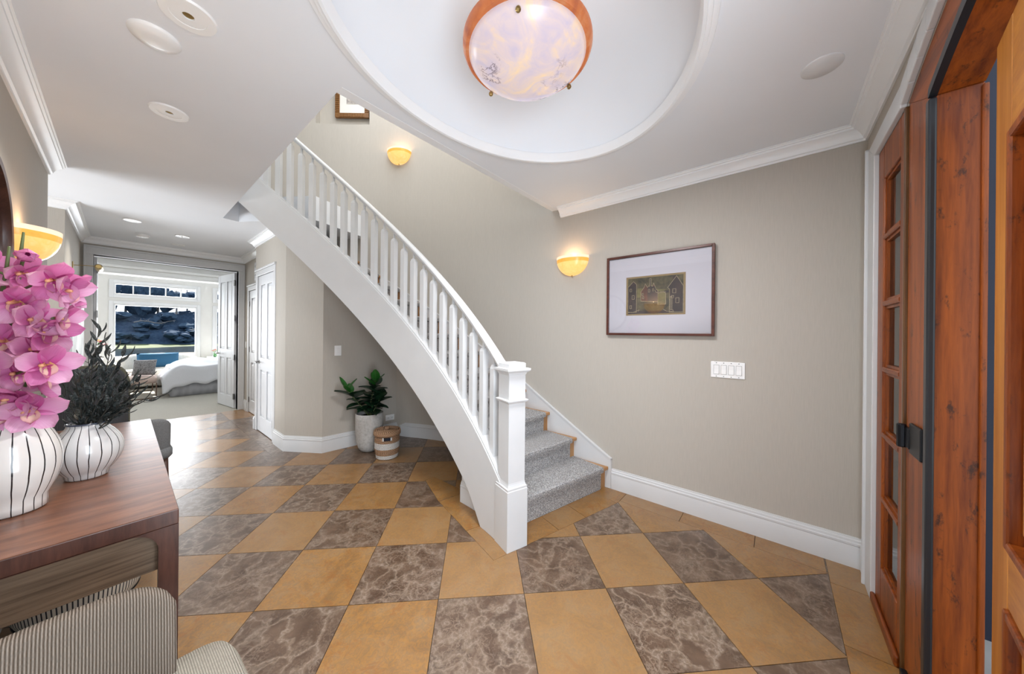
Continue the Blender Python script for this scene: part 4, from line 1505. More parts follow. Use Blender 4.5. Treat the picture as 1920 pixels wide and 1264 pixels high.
def wall_plate(name, label, cat, x, zc, w_, h_, rock):
    f_ = (x - Wb[0]) / (Wc[0] - Wb[0])
    p = Vector((x, Wb[1] + f_ * (Wc[1] - Wb[1]), zc)) + WN * 0.001
    t = thing(name, label, cat, p)
    m_ = MB(); m_.obox(p + WN * 0.004, WD * (w_ / 2), WN * 0.004, Vector((0, 0, h_ / 2))); m_.build('plate', PLASTIC, t, bevel=0.003)
    for (dx, dz, ww_, hh_) in rock:
        m_ = MB(); m_.obox(p + WD * dx + Vector((0, 0, dz)) + WN * 0.009, WD * ww_, WN * 0.003, Vector((0, 0, hh_)))
        m_.build('socket' if 'outlet' in name else 'rocker', PLASTIC, t, bevel=0.002)
        if 'outlet' in name:
            for sx in (-0.008, 0.008):
                m_ = MB(); m_.obox(p + WD * (dx + sx) + Vector((0, 0, dz)) + WN * 0.0125, WD * 0.0018, WN * 0.0006, Vector((0, 0, 0.006))); m_.build('slot', DARK, t)
    return t


wall_plate('light_switch', 'single white rocker switch on the nook wall above the plant', 'light switch', 1.645, 1.177, 0.075, 0.12, [(0, 0, 0.017, 0.034)])
wall_plate('wall_outlet', 'white wall outlet low in the nook behind the lidded basket', 'outlet', 2.295, 0.262, 0.12, 0.075, [(-0.026, 0, 0.02, 0.016), (0.026, 0, 0.02, 0.016)])
hs = tag(MB().box(1.392, 1.40, 7.14, 7.20, 1.1, 1.21).box(1.388, 1.393, 7.155, 7.185, 1.125, 1.185).build('light_switch', PLASTIC, bevel=0.002), 'small white switch beside the bedroom opening', 'light switch')

# ------------------------------------------------------------------ niche picture upstairs
na = (NA0 + NA1) / 2
nmid = Vector((*PT(RW + ND - 0.012, radians(40.3)), 0))
ntan = Vector((-sin(radians(40.3)), cos(radians(40.3)), 0))
nin = Vector((-cos(radians(40.3)), -sin(radians(40.3)), 0))
np_ = thing('niche_picture', 'carved brown-framed picture in the niche above the stairs', 'framed picture', nmid + Vector((0, 0, 4.40)))
NF = wood_mat('carved_gilt_brown', (0.10, 0.04, 0.012), (0.34, 0.16, 0.05), (40, 40, 40), 0.4)
W2, HH, ZB = 0.235, 0.72, 4.40
fr = MB()
cz = ZB + HH / 2
for (dx, dz, a, b) in ((-W2 + .03, 0, .03, HH / 2), (W2 - .03, 0, .03, HH / 2), (0, -HH / 2 + .03, W2 - .06, .03), (0, HH / 2 - .03, W2 - .06, .03)):
    fr.obox(nmid + nin * 0.03 + ntan * dx + Vector((0, 0, cz + dz)), ntan * a, nin * 0.015, Vector((0, 0, b)))
nfo = fr.build('frame', NF, np_)
for k in range(19):
    for dz in (-HH / 2 + .03,):
        dx = -W2 + 0.07 + k * (2 * W2 - 0.14) / 18
        m_ = MB(); m_.obox(nmid + nin * 0.047 + ntan * dx + Vector((0, 0, cz + dz)), ntan * 0.007, nin * 0.005, Vector((0, 0, 0.026))); m_.build('carved_rib', NF, nfo)
for k in range(12):
    for sx in (-1, 1):
        m_ = MB(); m_.obox(nmid + nin * 0.047 + ntan * sx * (W2 - .03) + Vector((0, 0, ZB + 0.08 + k * 0.026)), ntan * 0.026, nin * 0.005, Vector((0, 0, 0.008))); m_.build('carved_rib', NF, nfo)
m_ = MB(); m_.obox(nmid + nin * 0.03 + Vector((0, 0, cz)), ntan * (W2 - .055), nin * 0.004, Vector((0, 0, HH / 2 - .055))); m_.build('mat_board', plain('ivory_mat', (0.74, 0.73, 0.68), 0.8, var=0.01), np_)
m_ = MB(); m_.obox(nmid + nin * 0.036 + Vector((0, 0, ZB + 0.30)), ntan * 0.08, nin * 0.001, Vector((0, 0, 0.11))); m_.build('photograph', ink('sepia_print', (0.05, 0.05, 0.06), (0.62, 0.56, 0.50), 14), np_)
# bright doorway on the upper landing
a56 = radians(56.5)
p = Vector((*PT(RW - 0.02, a56), 0)); tn_ = Vector((-sin(a56), cos(a56), 0)); nn_ = Vector((-cos(a56), -sin(a56), 0))
dd = MB(); dd.obox(p + nn_ * 0.01 + tn_ * 0.06 + Vector((0, 0, 3.9)), tn_ * 0.12, nn_ * 0.02, Vector((0, 0, 0.975)))
struct(dd.build('door_6', DOORW, bevel=0.004), 'white door casing at the top of the stairs', 'door casing')

# ------------------------------------------------------------------ console table
tb = thing('console_table', 'walnut console table with rounded frame legs along the left wall', 'table', (-0.11, 2.59, 0))
TX0, TX1, TY0, TY1, TZ = -0.345, 0.137, 1.672, 3.50, 0.76
top_ = MB().box(TX0, TX1, TY0, TY1, TZ - 0.055, TZ - 0.002).build('top', WALNUT, tb, bevel=0.003)
MB().box(TX0 + .002, TX1 - .002, TY0 + .002, TY1 - .002, TZ - 0.004, TZ).build('veneer', WALNUTX, top_)  # thin sheet keeps the top lighter than the shade-darkened slab


def end_frame(y):
    """inverted U frame with rounded inner corners, in the XZ plane"""
    r, lw = 0.07, 0.05
    out = [(TX0, 0.001), (TX0, TZ - 0.0555), (TX1, TZ - 0.0555), (TX1, 0.001), (TX1 - lw, 0.001)]
    ztop = TZ - 0.0570
    inn = [(TX1 - lw - r + r * cos(a), ztop - r + r * sin(a)) for a in [q * pi / 16 for q in range(9)]]
    inn += [(TX0 + lw + r + r * cos(a), ztop - r + r * sin(a)) for a in [pi / 2 + q * pi / 16 for q in range(9)]]
    out += inn + [(TX0 + lw, 0.001)]
    tri_ = tessellate_polygon([[Vector((p[0], p[1], 0)) for p in out]])
    n_ = len(out)
    mb = MB()
    mb.add([(p[0], y, p[1]) for p in out] + [(p[0], y + 0.05, p[1]) for p in out],
           [tuple(t) for t in tri_] + [tuple(i + n_ for i in t) for t in tri_] + [(i, (i + 1) % n_, n_ + (i + 1) % n_, n_ + i) for i in range(n_)])
    return mb


end_frame(TY0 + 0.001).build('leg_frame', WALNUT, tb)
end_frame(TY1 - 0.051).build('leg_frame', WALNUT, tb)
MB().box(TX0 + 0.012, TX1 - 0.02, TY0 + 0.052, TY1 - 0.052, 0.537, TZ - 0.057).build('drawer_case', PANELW, tb, bevel=0.003)
for k in range(3):
    a = TY0 + 0.06 + k * 0.572
    f_ = MB().box(TX1 - 0.02, TX1 - 0.004, a, a + 0.56, 0.545, 0.698).build('drawer', PANELW, tb, bevel=0.003)
    MB().tube([(TX1 - 0.004, a + 0.28, 0.62), (TX1 + 0.014, a + 0.28, 0.62)], [0.006, 0.011], 10).build('knob', BRASS, f_, smooth=40)

# floor basket under the table
STRIPE = None


def stripe_mat(name, n_lines, lite, dark, width=0.055, rough=0.2, wob=0.0):
    """thin vertical dark lines around the vertical axis of the object"""
    m, nt, b = NT(name)
    tc = nd(nt, 'ShaderNodeTexCoord')
    sx = nd(nt, 'ShaderNodeSeparateXYZ', {0: tc.outputs['Object']})
    at = nd(nt, 'ShaderNodeMath', {0: sx.outputs[1], 1: sx.outputs[0]}, operation='ARCTAN2')
    nz = noise(nt, tc.outputs['Object'], 9, 2)
    w_ = nd(nt, 'ShaderNodeMath', {0: nz.outputs['Fac'], 1: wob}, operation='MULTIPLY')
    ad = nd(nt, 'ShaderNodeMath', {0: at.outputs[0], 1: w_.outputs[0]}, operation='ADD')
    mu = nd(nt, 'ShaderNodeMath', {0: ad.outputs[0], 1: n_lines / (2 * pi)}, operation='MULTIPLY')
    fr_ = nd(nt, 'ShaderNodeMath', {0: mu.outputs[0]}, operation='FRACT')
    su = nd(nt, 'ShaderNodeMath', {0: fr_.outputs[0], 1: 0.5}, operation='SUBTRACT')
    ab = nd(nt, 'ShaderNodeMath', {0: su.outputs[0]}, operation='ABSOLUTE')
    lt = nd(nt, 'ShaderNodeMath', {0: ab.outputs[0], 1: width}, operation='LESS_THAN')
    c = mix(nt, lt.outputs[0], lite, dark)
    nt.links.new(c, b.inputs['Base Color'])
    b.inputs['Roughness'].default_value = rough
    b.inputs['Coat Weight'].default_value = 0.4 if rough < 0.4 else 0
    return m


VASE_MAT = stripe_mat('striped_glazed_ceramic', 20, (0.66, 0.63, 0.60), (0.012, 0.010, 0.012), 0.055, 0.16, 0.10)
VASE2_MAT = stripe_mat('striped_glazed_ceramic_fine', 20, (0.64, 0.63, 0.62), (0.012, 0.010, 0.012), 0.05, 0.16, 0.14)
BASK_MAT = stripe_mat('striped_woven_basket', 90, (0.62, 0.58, 0.50), (0.02, 0.02, 0.025), 0.16, 0.8)


def vase(name, label, c, H_, R_, base_r, neck_r, mat_):
    x, y = c
    t = thing(name, label, 'vase', (x, y, TZ))
    pr_ = [(0.001, 0.0), (base_r * 0.9, 0.0), (base_r, 0.006)]
    n_ = 18
    for q in range(1, n_ + 1):
        u = q / n_
        prof_ = sin(pi * (0.12 + 0.80 * u)) ** 0.72
        r = R_ * prof_
        if q == n_:
            r = neck_r
        pr_.append((max(r, neck_r if u > .8 else base_r), 0.006 + (H_ - 0.006) * (u ** 0.95)))
    pr_ += [(neck_r - 0.006, H_), (neck_r - 0.01, H_ - 0.04), (neck_r * 0.6, H_ - 0.12), (0.001, H_ - 0.13)]
    b_ = link('body', MB().lathe(pr_, 64).mesh('body', mat_, True), t, Matrix.Translation((x, y, TZ + 0.0005)))
    link('rim', MB().lathe([(neck_r - 0.007, H_ - .004), (neck_r - 0.004, H_ + 0.003), (neck_r + 0.003, H_ + 0.003), (neck_r + 0.004, H_ - 0.003)], 48).mesh('rim', plain('dark_glaze_rim', (0.05, 0.06, 0.09), 0.2), True), t, Matrix.Translation((x, y, TZ + 0.0005)))
    return t


V1, V2 = (-0.247, 2.085), (-0.095, 2.335)
vase('tall_vase', 'tall cream vase with thin black vertical stripes holding pink orchids', V1, 0.345, 0.108, 0.075, 0.065, VASE_MAT)
vase('round_vase', 'squat cream vase with thin black stripes holding dark olive branches', V2, 0.238, 0.106, 0.062, 0.058, VASE2_MAT)

bk = thing('striped_bowl_basket', 'black-and-white striped bowl-shaped basket on the floor under the console', 'basket', (-0.13, 2.62, 0))
link('body', MB().lathe([(0.001, 0.001), (0.13, 0.001), (0.165, 0.03), (0.20, 0.12), (0.215, 0.22), (0.21, 0.28), (0.20, 0.28), (0.19, 0.12), (0.15, 0.03), (0.001, 0.02)], 64).mesh('body', BASK_MAT, 40), bk, Matrix.Translation((-0.12, 2.62, 0)))
link('coil_band', MB().lathe([(0.183, 0.075), (0.190, 0.078), (0.192, 0.084), (0.186, 0.088)], 64).mesh('coil_band', BLACK, True), bk, Matrix.Translation((-0.12, 2.62, 0)))

# ------------------------------------------------------------------ orchids
def petal_mesh(name, L, W, cup, mat_, curl=0.25, n=6, pointed=1.0):
    mb = MB()
    def fn(u, v):
        w_ = W * (max(0.0, sin(pi * (0.06 + 0.94 * u) ** 1.25)) ** 0.6)
        s_ = (v - 0.5) * 2
        x = L * u
        y = w_ * s_ * 0.5
        z_ = cup * (s_ * s_) * W * 0.4 + curl * L * (u * u) - 0.05 * L * sin(u * pi)
        return (x, y, z_)
    mb.grid(fn, n, 4)
    return mb.mesh(name, mat_, True)


def petal_mat(name, base_c, edge_c, throat):
    m, nt, b = NT(name)
    tc = nd(nt, 'ShaderNodeTexCoord')
    sx = nd(nt, 'ShaderNodeSeparateXYZ', {0: tc.outputs['Object']})
    mr = nd(nt, 'ShaderNodeMapRange', {'Value': sx.outputs[0], 'From Min': 0.0, 'From Max': 0.075})
    v = nd(nt, 'ShaderNodeMapping', {'Vector': tc.outputs['Object'], 'Scale': (6, 120, 1)}).outputs[0]
    n_ = noise(nt, v, 3, 3)
    c = ramp(nt, mr.outputs[0], [(0.0, throat), (0.25, base_c), (1.0, edge_c)])
    c = mix(nt, ramp(nt, n_.outputs['Fac'], [(0.45, (0, 0, 0)), (0.8, (0.5, 0.5, 0.5))]), c, base_c)
    nt.links.new(c, b.inputs['Base Color'])
    b.inputs['Roughness'].default_value = 0.5
    b.inputs['Subsurface Weight'].default_value = 0.0
    nt.links.new(c, b.inputs['Emission Color']) if False else None
    tr = nd(nt, 'ShaderNodeBsdfTranslucent', {'Color': (0.75, 0.25, 0.5, 1)})
    mx = nd(nt, 'ShaderNodeMixShader', {0: 0.3, 1: b.outputs[0], 2: tr.outputs[0]})
    nt.links.new(mx.outputs[0], nt.nodes['Material Output'].inputs['Surface'])
    return m


PINK = petal_mat('orchid_pink', (0.55, 0.15, 0.36), (0.78, 0.50, 0.66), (0.50, 0.10, 0.28))
PINK2 = petal_mat('orchid_deep_pink', (0.46, 0.06, 0.24), (0.66, 0.25, 0.48), (0.40, 0.04, 0.18))
LIP = petal_mat('orchid_lip', (0.78, 0.55, 0.42), (0.76, 0.36, 0.52), (0.80, 0.46, 0.03))
STEMM = plain('orchid_stem_green', (0.08, 0.11, 0.035), 0.5, var=0.2)
PM = [petal_mesh('petal', 0.084, 0.066, 0.55, PINK, 0.10), petal_mesh('petal', 0.082, 0.060, 0.75, PINK2, 0.22)]
LM = petal_mesh('lip', 0.046, 0.040, 1.2, LIP, -0.4)
CMH = MB().tube([(0, 0, 0), (0.012, 0, 0.012), (0.022, 0, 0.016)], [0.006, 0.007, 0.004], 8).mesh('column', plain('orchid_column', (0.62, 0.30, 0.16), 0.5), True)
orch = thing('orchid_stems', 'tall pink cymbidium orchid stems rising from the striped vase', 'orchid', (V1[0], V1[1], TZ + 0.30))
rr = random.Random(11)
FLW = [[-0.214, 1.959, 1.654, 1], [-0.227, 2.014, 1.604, 0], [-0.268, 2.104, 1.545, 0], [-0.154, 1.907, 1.579, 0], [-0.128, 1.922, 1.546, 2], [-0.228, 1.976, 1.502, 0],
       [-0.198, 1.979, 1.441, 0], [-0.175, 1.992, 1.401, 0], [-0.258, 2.032, 1.367, 0], [-0.199, 2.001, 1.339, 0], [-0.167, 1.902, 1.288, 0], [-0.237, 2.026, 1.256, 0],
       [-0.191, 2.011, 1.225, 2], [-0.234, 2.002, 1.176, 0], [-0.203, 2.005, 1.124, 0], [-0.262, 2.012, 1.133, 0], [-0.265, 2.06, 1.459, 0], [-0.30, 2.05, 1.62, 0], [-0.29, 2.0, 1.30, 0], [-0.15, 1.98, 1.45, 2]]
spine = [Vector((V1[0], V1[1], TZ + 0.22)), Vector((V1[0] - 0.01, V1[1] - 0.02, 1.2)), Vector((V1[0] - 0.005, V1[1] - 0.03, 1.45)), Vector((V1[0] + 0.02, V1[1] - 0.07, 1.66)), Vector((V1[0] + 0.03, V1[1] - 0.11, 1.74))]
MB().tube(spine, [0.008, 0.007, 0.006, 0.005, 0.003], 8).build('stem', STEMM, orch, smooth=True)
MB().tube([p + Vector((-0.03, 0.03, -0.05)) for p in spine], [0.008, 0.007, 0.006, 0.005, 0.003], 8).build('stem', STEMM, orch, smooth=True)
for q, (x, y, z_, kd) in enumerate(FLW):
    c = Vector((x, y, z_))
    # facing: toward camera with scatter
    f_ = (Vector((0, 0, H)) - c)
    f_.z *= 0.3
    f_ = f_.normalized() + Vector((rr.uniform(-.45, .75), rr.uniform(-.4, .4), rr.uniform(-.45, .1)))
    if kd == 2:
        f_ = Vector((0.9, -0.35, -0.1))
    f_.normalize()
    up_ = Vector((0, 0, 1)); rt = up_.cross(f_).normalized(); up_ = f_.cross(rt)
    B = Matrix((rt, up_, f_)).transposed().to_4x4()
    MW = Matrix.Translation(c) @ B
    fl_ = link('flower', CMH, orch, MW @ Matrix.Rotation(-pi / 2, 4, 'Y'))
    bud = kd == 1
    for w in range(5):
        ang = radians(90 + 72 * w + rr.uniform(-7, 7))
        tilt = radians(rr.uniform(-28, -2)) if not bud else radians(-62)
        sc_ = (0.86 if bud else 1.0) * rr.uniform(0.88, 1.08)
        link('petal', PM[1 if (w == 0 or bud) else (0 if w % 2 else (1 if rr.random() < .3 else 0))], fl_, MW @ Matrix.Rotation(ang, 4, 'Z') @ Matrix.Rotation(tilt, 4, 'Y') @ Matrix.Scale(sc_, 4))
    if not bud:
        link('lip', LM, fl_, MW @ Matrix.Rotation(radians(-90), 4, 'Z') @ Matrix.Rotation(radians(-38), 4, 'Y'))
    # pedicel back to the stem
    tgt = min(spine[1:], key=lambda p: abs(p.z - (z_ - 0.03)))
    st_ = Vector((tgt.x, tgt.y, z_ - 0.05))
    MB().tube([st_, (st_ + c) / 2 + Vector((0, 0, 0.005)), c - f_ * 0.004], [0.004, 0.004, 0.005], 6).build('pedicel', STEMM, orch, smooth=True)
for q in range(3):
    a = 2 + q * 1.6
    mb = MB()
    L0 = 0.24
    mb.grid(lambda u, v: (V1[0] + 0.02 * cos(a) + 0.05 * u * cos(a) + (v - .5) * 0.022 * sin(pi * min(1, .2 + .8 * u)) * -sin(a), V1[1] + 0.02 * sin(a) + 0.05 * u * sin(a) + (v - .5) * 0.022 * sin(pi * min(1, .2 + .8 * u)) * cos(a), TZ + 0.24 + L0 * u), 8, 2)
    mb.build('strap_leaf', STEMM, orch, smooth=True)

# ------------------------------------------------------------------ olive branches
OLV = foliage_mat('olive_leaf', (0.012, 0.018, 0.018), (0.06, 0.07, 0.066))
OLV.node_tree.nodes['Principled BSDF'].inputs['Roughness'].default_value = 0.35
OLV.node_tree.nodes['Principled BSDF'].inputs['Specular IOR Level'].default_value = 0.5
OLV2 = plain('grey_leaf', (0.14, 0.12, 0.09), 0.6, var=0.3)


def slim_leaf(name, L, W, mat_):
    mb = MB()
    mb.grid(lambda u, v: (L * u, (v - .5) * W * (sin(pi * (0.06 + 0.94 * u)) ** 0.8), 0.12 * L * sin(pi * u) + abs(v - .5) * W * 0.4), 6, 2)
    return mb.mesh(name, mat_, True)


LMS = [slim_leaf('leaf', 0.078, 0.015, OLV), slim_leaf('leaf', 0.062, 0.0135, OLV), slim_leaf('leaf', 0.05, 0.015, OLV2)]
ol = thing('olive_branches', 'bunch of dark narrow-leaved olive branches fanning from the squat vase', 'foliage', (V2[0], V2[1], TZ + 0.2))
TIPS = [[-0.066, 2.302, 1.409], [-0.031, 2.259, 1.323], [0.002, 2.219, 1.292], [0.082, 2.123, 1.112], [0.051, 2.16, 1.189], [0.033, 2.182, 1.118], [-0.145, 2.397, 1.262], [-0.17, 2.426, 1.108],
        [-0.096, 2.337, 1.31], [-0.049, 2.28, 1.216], [-0.005, 2.227, 1.181], [-0.118, 2.364, 1.203], [-0.034, 2.263, 1.07], [-0.06, 2.42, 1.15], [0.02, 2.32, 1.15], [-0.12, 2.26, 1.12], [0.0, 2.40, 1.05]]
rr = random.Random(21)
BARK2 = plain('olive_twig', (0.035, 0.03, 0.022), 0.7)
for q, tp_ in enumerate(TIPS):
    tip = Vector(tp_)
    root = Vector((V2[0] + rr.uniform(-.03, .03), V2[1] + rr.uniform(-.03, .03), TZ + 0.14))
    mid = root.lerp(tip, 0.5) + Vector((0, 0, 0.05 if tip.z < 1.2 else 0.0))
    mid = mid * 0.75 + Vector((V2[0], V2[1], mid.z)) * 0.25
    pts_ = []
    for k in range(13):
        u = k / 12
        pts_.append(root * (1 - u) ** 2 + mid * 2 * u * (1 - u) + tip * u * u)
    st_ = MB().tube(pts_, [0.0026 - 0.0015 * k / 12 for k in range(13)], 5).build('twig', BARK2, ol)
    nl = int(8 + (tip - root).length * 30)
    for k in range(nl):
        u = 0.26 + 0.74 * k / (nl - 1)
        i_ = min(11, int(u * 12)); f2 = u * 12 - i_
        p = pts_[i_].lerp(pts_[min(12, i_ + 1)], f2)
        d = (pts_[min(12, i_ + 1)] - pts_[i_]).normalized()
        sp = Vector((rr.uniform(-1, 1), rr.uniform(-1, 1), rr.uniform(-.5, .7))).normalized()
        dr = (d * (0.95 + 0.5 * u) + sp * 0.75).normalized()
        yv = dr.cross(Vector((rr.uniform(-1, 1), rr.uniform(-1, 1), 1))).normalized()
        zv = dr.cross(yv)
        B = Matrix((dr, yv, zv)).transposed().to_4x4()
        link('leaf', LMS[2 if (q in (6, 11) and rr.random() < .35) else rr.randrange(2)], st_, Matrix.Translation(p) @ B @ Matrix.Scale(rr.uniform(.75, 1.1), 4))

# ------------------------------------------------------------------ dining chairs with ribbed curved backs
def rib_mat(name, lite, dark, axis=0, n=170.0, rough=0.9):
    m, nt, b = NT(name)
    tc = nd(nt, 'ShaderNodeTexCoord')
    w_ = nd(nt, 'ShaderNodeTexWave', {'Vector': tc.outputs['UV'], 'Scale': n, 'Distortion': 0.6, 'Detail': 1.0}, wave_type='BANDS', bands_direction='X')
    nz = noise(nt, tc.outputs['Object'], 120, 3)
    c = ramp(nt, w_.outputs['Fac'], [(0.25, dark), (0.6, lite)])
    c = mix(nt, ramp(nt, nz.outputs['Fac'], [(0.4, (0, 0, 0)), (0.75, (0.5, 0.5, 0.5))]), c, tuple(x * 0.55 for x in lite))
    nt.links.new(c, b.inputs['Base Color'])
    b.inputs['Roughness'].default_value = rough
    b.inputs['Specular IOR Level'].default_value = 0.2
    bump(nt, b, w_.outputs['Fac'], 0.6, 0.006)
    return m


RIBM = rib_mat('ribbed_corduroy', (0.27, 0.225, 0.185), (0.085, 0.062, 0.044), n=24)
SEATM = rib_mat('slub_linen_stripe', (0.42, 0.385, 0.32), (0.27, 0.245, 0.20), n=30)
GREYF = fabric_mat('grey_upholstery', (0.20, 0.205, 0.21), scale=700)
CHW = WALNUT


def uv_grid(mb_, name, nu, nv, mats, wrap=False):
    pass


def back_mesh(name, w, h, th, bend, mat_, rake=0.06):
    """curved padded back: local x across, z up, front toward -y; u coordinate across for ribs"""
    bm_ = bmesh.new()
    uvl = bm_.loops.layers.uv.new('UVMap')
    nu, npf = 28, 20
    rows = []
    for i in range(nu + 1):
        u = i / nu
        s_ = 2 * u - 1
        x = w / 2 * s_
        yb = -bend * abs(s_) ** 2.2
        edge = (1 - abs(s_) ** 9) ** 0.5 if abs(s_) < 1 else 0.0
        edge = max(edge, 0.12)
        hh = h * (0.86 + 0.14 * (1 - abs(s_) ** 6))
        row = []
        for k in range(npf):
            a = 2 * pi * k / npf
            # superellipse cross-section in (y, z)
            cy, cz = cos(a), sin(a)
            py_ = th / 2 * (abs(cy) ** 0.5) * (1 if cy >= 0 else -1) * (0.35 + 0.65 * edge)
            pz_ = hh / 2 * (abs(cz) ** 0.32) * (1 if cz >= 0 else -1) * (0.80 + 0.20 * edge)
            zz = pz_ + hh / 2
            row.append(bm_.verts.new((x, yb + py_ + rake * (zz / h), zz)))
        rows.append(row)
    for i in range(nu):
        for k in range(npf):
            k2 = (k + 1) % npf
            f = bm_.faces.new((rows[i][k], rows[i + 1][k], rows[i + 1][k2], rows[i][k2]))
            for lp, (ii, kk) in zip(f.loops, ((i, k), (i + 1, k), (i + 1, k + 1), (i, k + 1))):
                lp[uvl].uv = (ii / nu, kk / npf)
    bm_.faces.new(rows[0]); bm_.faces.new(rows[-1][::-1])
    bmesh.ops.recalc_face_normals(bm_, faces=bm_.faces)
    me = bpy.data.meshes.new(name)
    bm_.to_mesh(me); bm_.free()
    me.materials.append(mat_)
    me.shade_smooth()
    return me


def seat_mesh(name, w, d, th, mat_, tz):
    bm_ = bmesh.new()
    uvl = bm_.loops.layers.uv.new('UVMap')
    n_ = 14
    lev = [(0.93, 0), (1.0, 0.25), (1.0, 0.7), (0.95, 0.95), (0.80, 1.0), (0.4, 1.08), (0.0, 1.1)]
    rings = []
    for s_, zf in lev:
        ring = []
        if s_ == 0:
            rings.append([bm_.verts.new((0, 0, tz + th * zf))]); continue
        for k in range(40):
            a = 2 * pi * k / 40
            ca, sa = cos(a), sin(a)
            e_ = 0.28
            x = w / 2 * s_ * abs(ca) ** e_ * (1 if ca >= 0 else -1)
            y = d / 2 * s_ * abs(sa) ** e_ * (1 if sa >= 0 else -1)
            ring.append(bm_.verts.new((x, y, tz + th * zf)))
        rings.append(ring)
    for i in range(len(rings) - 1):
        A_, B_ = rings[i], rings[i + 1]
        for k in range(40):
            k2 = (k + 1) % 40
            f = bm_.faces.new((A_[k], A_[k2], B_[0])) if len(B_) == 1 else bm_.faces.new((A_[k], A_[k2], B_[k2], B_[k]))
            for lp in f.loops:
                lp[uvl].uv = (lp.vert.co.x / w + .5, lp.vert.co.y / d + .5)
    bm_.faces.new(rings[0][::-1])
    bmesh.ops.recalc_face_normals(bm_, faces=bm_.faces)
    me = bpy.data.meshes.new(name)
    bm_.to_mesh(me); bm_.free()
    me.materials.append(mat_)
    me.shade_smooth()
    return me


def dining_chair(label, loc, rot, back_m, seat_m, bo=0.0, bw=0.46, grp='upholstered chairs at the console ends'):
    M_ = Matrix.Translation(loc) @ Matrix.Rotation(rot, 4, 'Z')
    t = tag(link('dining_chair', None, None, M_), label, 'chair', grp)
    link('seat', seat_mesh('seat', 0.50, 0.50, 0.10, seat_m, 0.355), t, M_ @ Matrix.Translation((0, 0, 0)))
    link('backrest', back_mesh('backrest', bw, 0.285, 0.055, 0.045, back_m, 0.03), t, M_ @ Matrix.Translation((bo, 0.235, 0.415)))
    link('seat_frame', MB().box(-0.21, 0.21, -0.21, 0.21, 0.30, 0.36).mesh('seat_frame', CHW), t, M_)
    for sx in (-1, 1):
        for sy in (-1, 1):
            link('leg', MB().tube([(sx * 0.20, sy * 0.20, 0.36), (sx * 0.215, sy * 0.215, 0.001)], [0.02, 0.012], 10).mesh('leg', CHW, True), t, M_)
    for sx in (-1, 1):
        link('back_post', MB().tube([(bo + sx * 0.13, 0.215, 0.33), (bo + sx * 0.13, 0.25, 0.52)], [0.015, 0.012], 8).mesh('back_post', CHW, True), t, M_)
    return t


dining_chair('ribbed taupe dining chair in the foreground with its back to the console', (-0.01, 1.095, 0), radians(2), RIBM, SEATM, -0.09, 0.42)
dining_chair('grey upholstered chair tucked against the far end of the console', (0.02, 4.02, 0), radians(183), GREYF, GREYF)

# high-back armchair with nailheads beyond the table
DRIB = rib_mat('dark_ribbed_upholstery', (0.15, 0.15, 0.16), (0.045, 0.047, 0.055), n=26)
OLIVE = fabric_mat('olive_velvet', (0.17, 0.165, 0.12), scale=500)
ac = thing('wing_chair', 'dark ribbed high-back chair with nailhead trim behind the vases', 'armchair', (-0.18, 4.6, 0))
Mx = Matrix.Translation((-0.16, 4.44, 0)) @ Matrix.Rotation(radians(0), 4, 'Z')
link('backrest', back_mesh('backrest', 0.40, 0.68, 0.09, -0.05, DRIB, 0.05), ac, Mx @ Matrix.Translation((0, 0.0, 0.40)) @ Matrix.Rotation(pi, 4, 'Z'))
link('outer_back', back_mesh('outer_back', 0.42, 0.70, 0.05, -0.05, OLIVE, 0.05), ac, Mx @ Matrix.Translation((0, 0.06, 0.40)) @ Matrix.Rotation(pi, 4, 'Z'))
link('seat', seat_mesh('seat', 0.42, 0.48, 0.12, DRIB, 0.33), ac, Mx @ Matrix.Translation((0, 0.30, 0)))
for k in range(9):
    p = Vector((-0.12, -0.075 - 0.0, 0.62 + k * 0.045))
    link('nailhead', MB().lathe([(0.0005, 0.006), (0.006, 0.004), (0.009, 0)], 10).mesh('nailhead', NICKEL, True), ac, Mx @ Matrix.Translation(p) @ Matrix.Rotation(pi / 2, 4, 'X'))
for sx in (-.17, .17):
    for yy in (0.06, .5):
        link('leg', MB().tube([(sx, yy, 0.36), (sx * 1.05, yy, 0.001)], [0.022, 0.014], 8).mesh('leg', CHW, True), ac, Mx)

# ------------------------------------------------------------------ round mirror on the left wall
mr = thing('round_mirror', 'round mirror with a dark brown wooden frame on the left wall', 'mirror', (XL, 2.475, 1.45))
mc = (2.475, 1.80)
def ring_x(prof, n=64):
    mb = MB()
    vs = []
    for q in range(n):
        a = 2 * pi * q / n
        for r, d in prof:
            vs.append((XL + d, mc[0] + r * cos(a), mc[1] + r * sin(a)))
    m_ = len(prof)
    mb.add(vs, [(q * m_ + w, ((q + 1) % n) * m_ + w, ((q + 1) % n) * m_ + (w + 1) % m_, q * m_ + (w + 1) % m_) for q in range(n) for w in range(m_)])
    return mb
ring_x([(0.35, 0.001), (0.35, 0.03), (0.342, 0.036), (0.318, 0.034), (0.31, 0.012), (0.31, 0.001)]).build('frame', WALNUT, mr, smooth=30)
ring_x([(0.312, 0.006), (0.312, 0.01), (0.0005, 0.01), (0.0005, 0.006)]).build('mirror_glass', plain('silver_mirror', (0.85, 0.86, 0.87), 0.02, 1.0, var=0.0), mr)

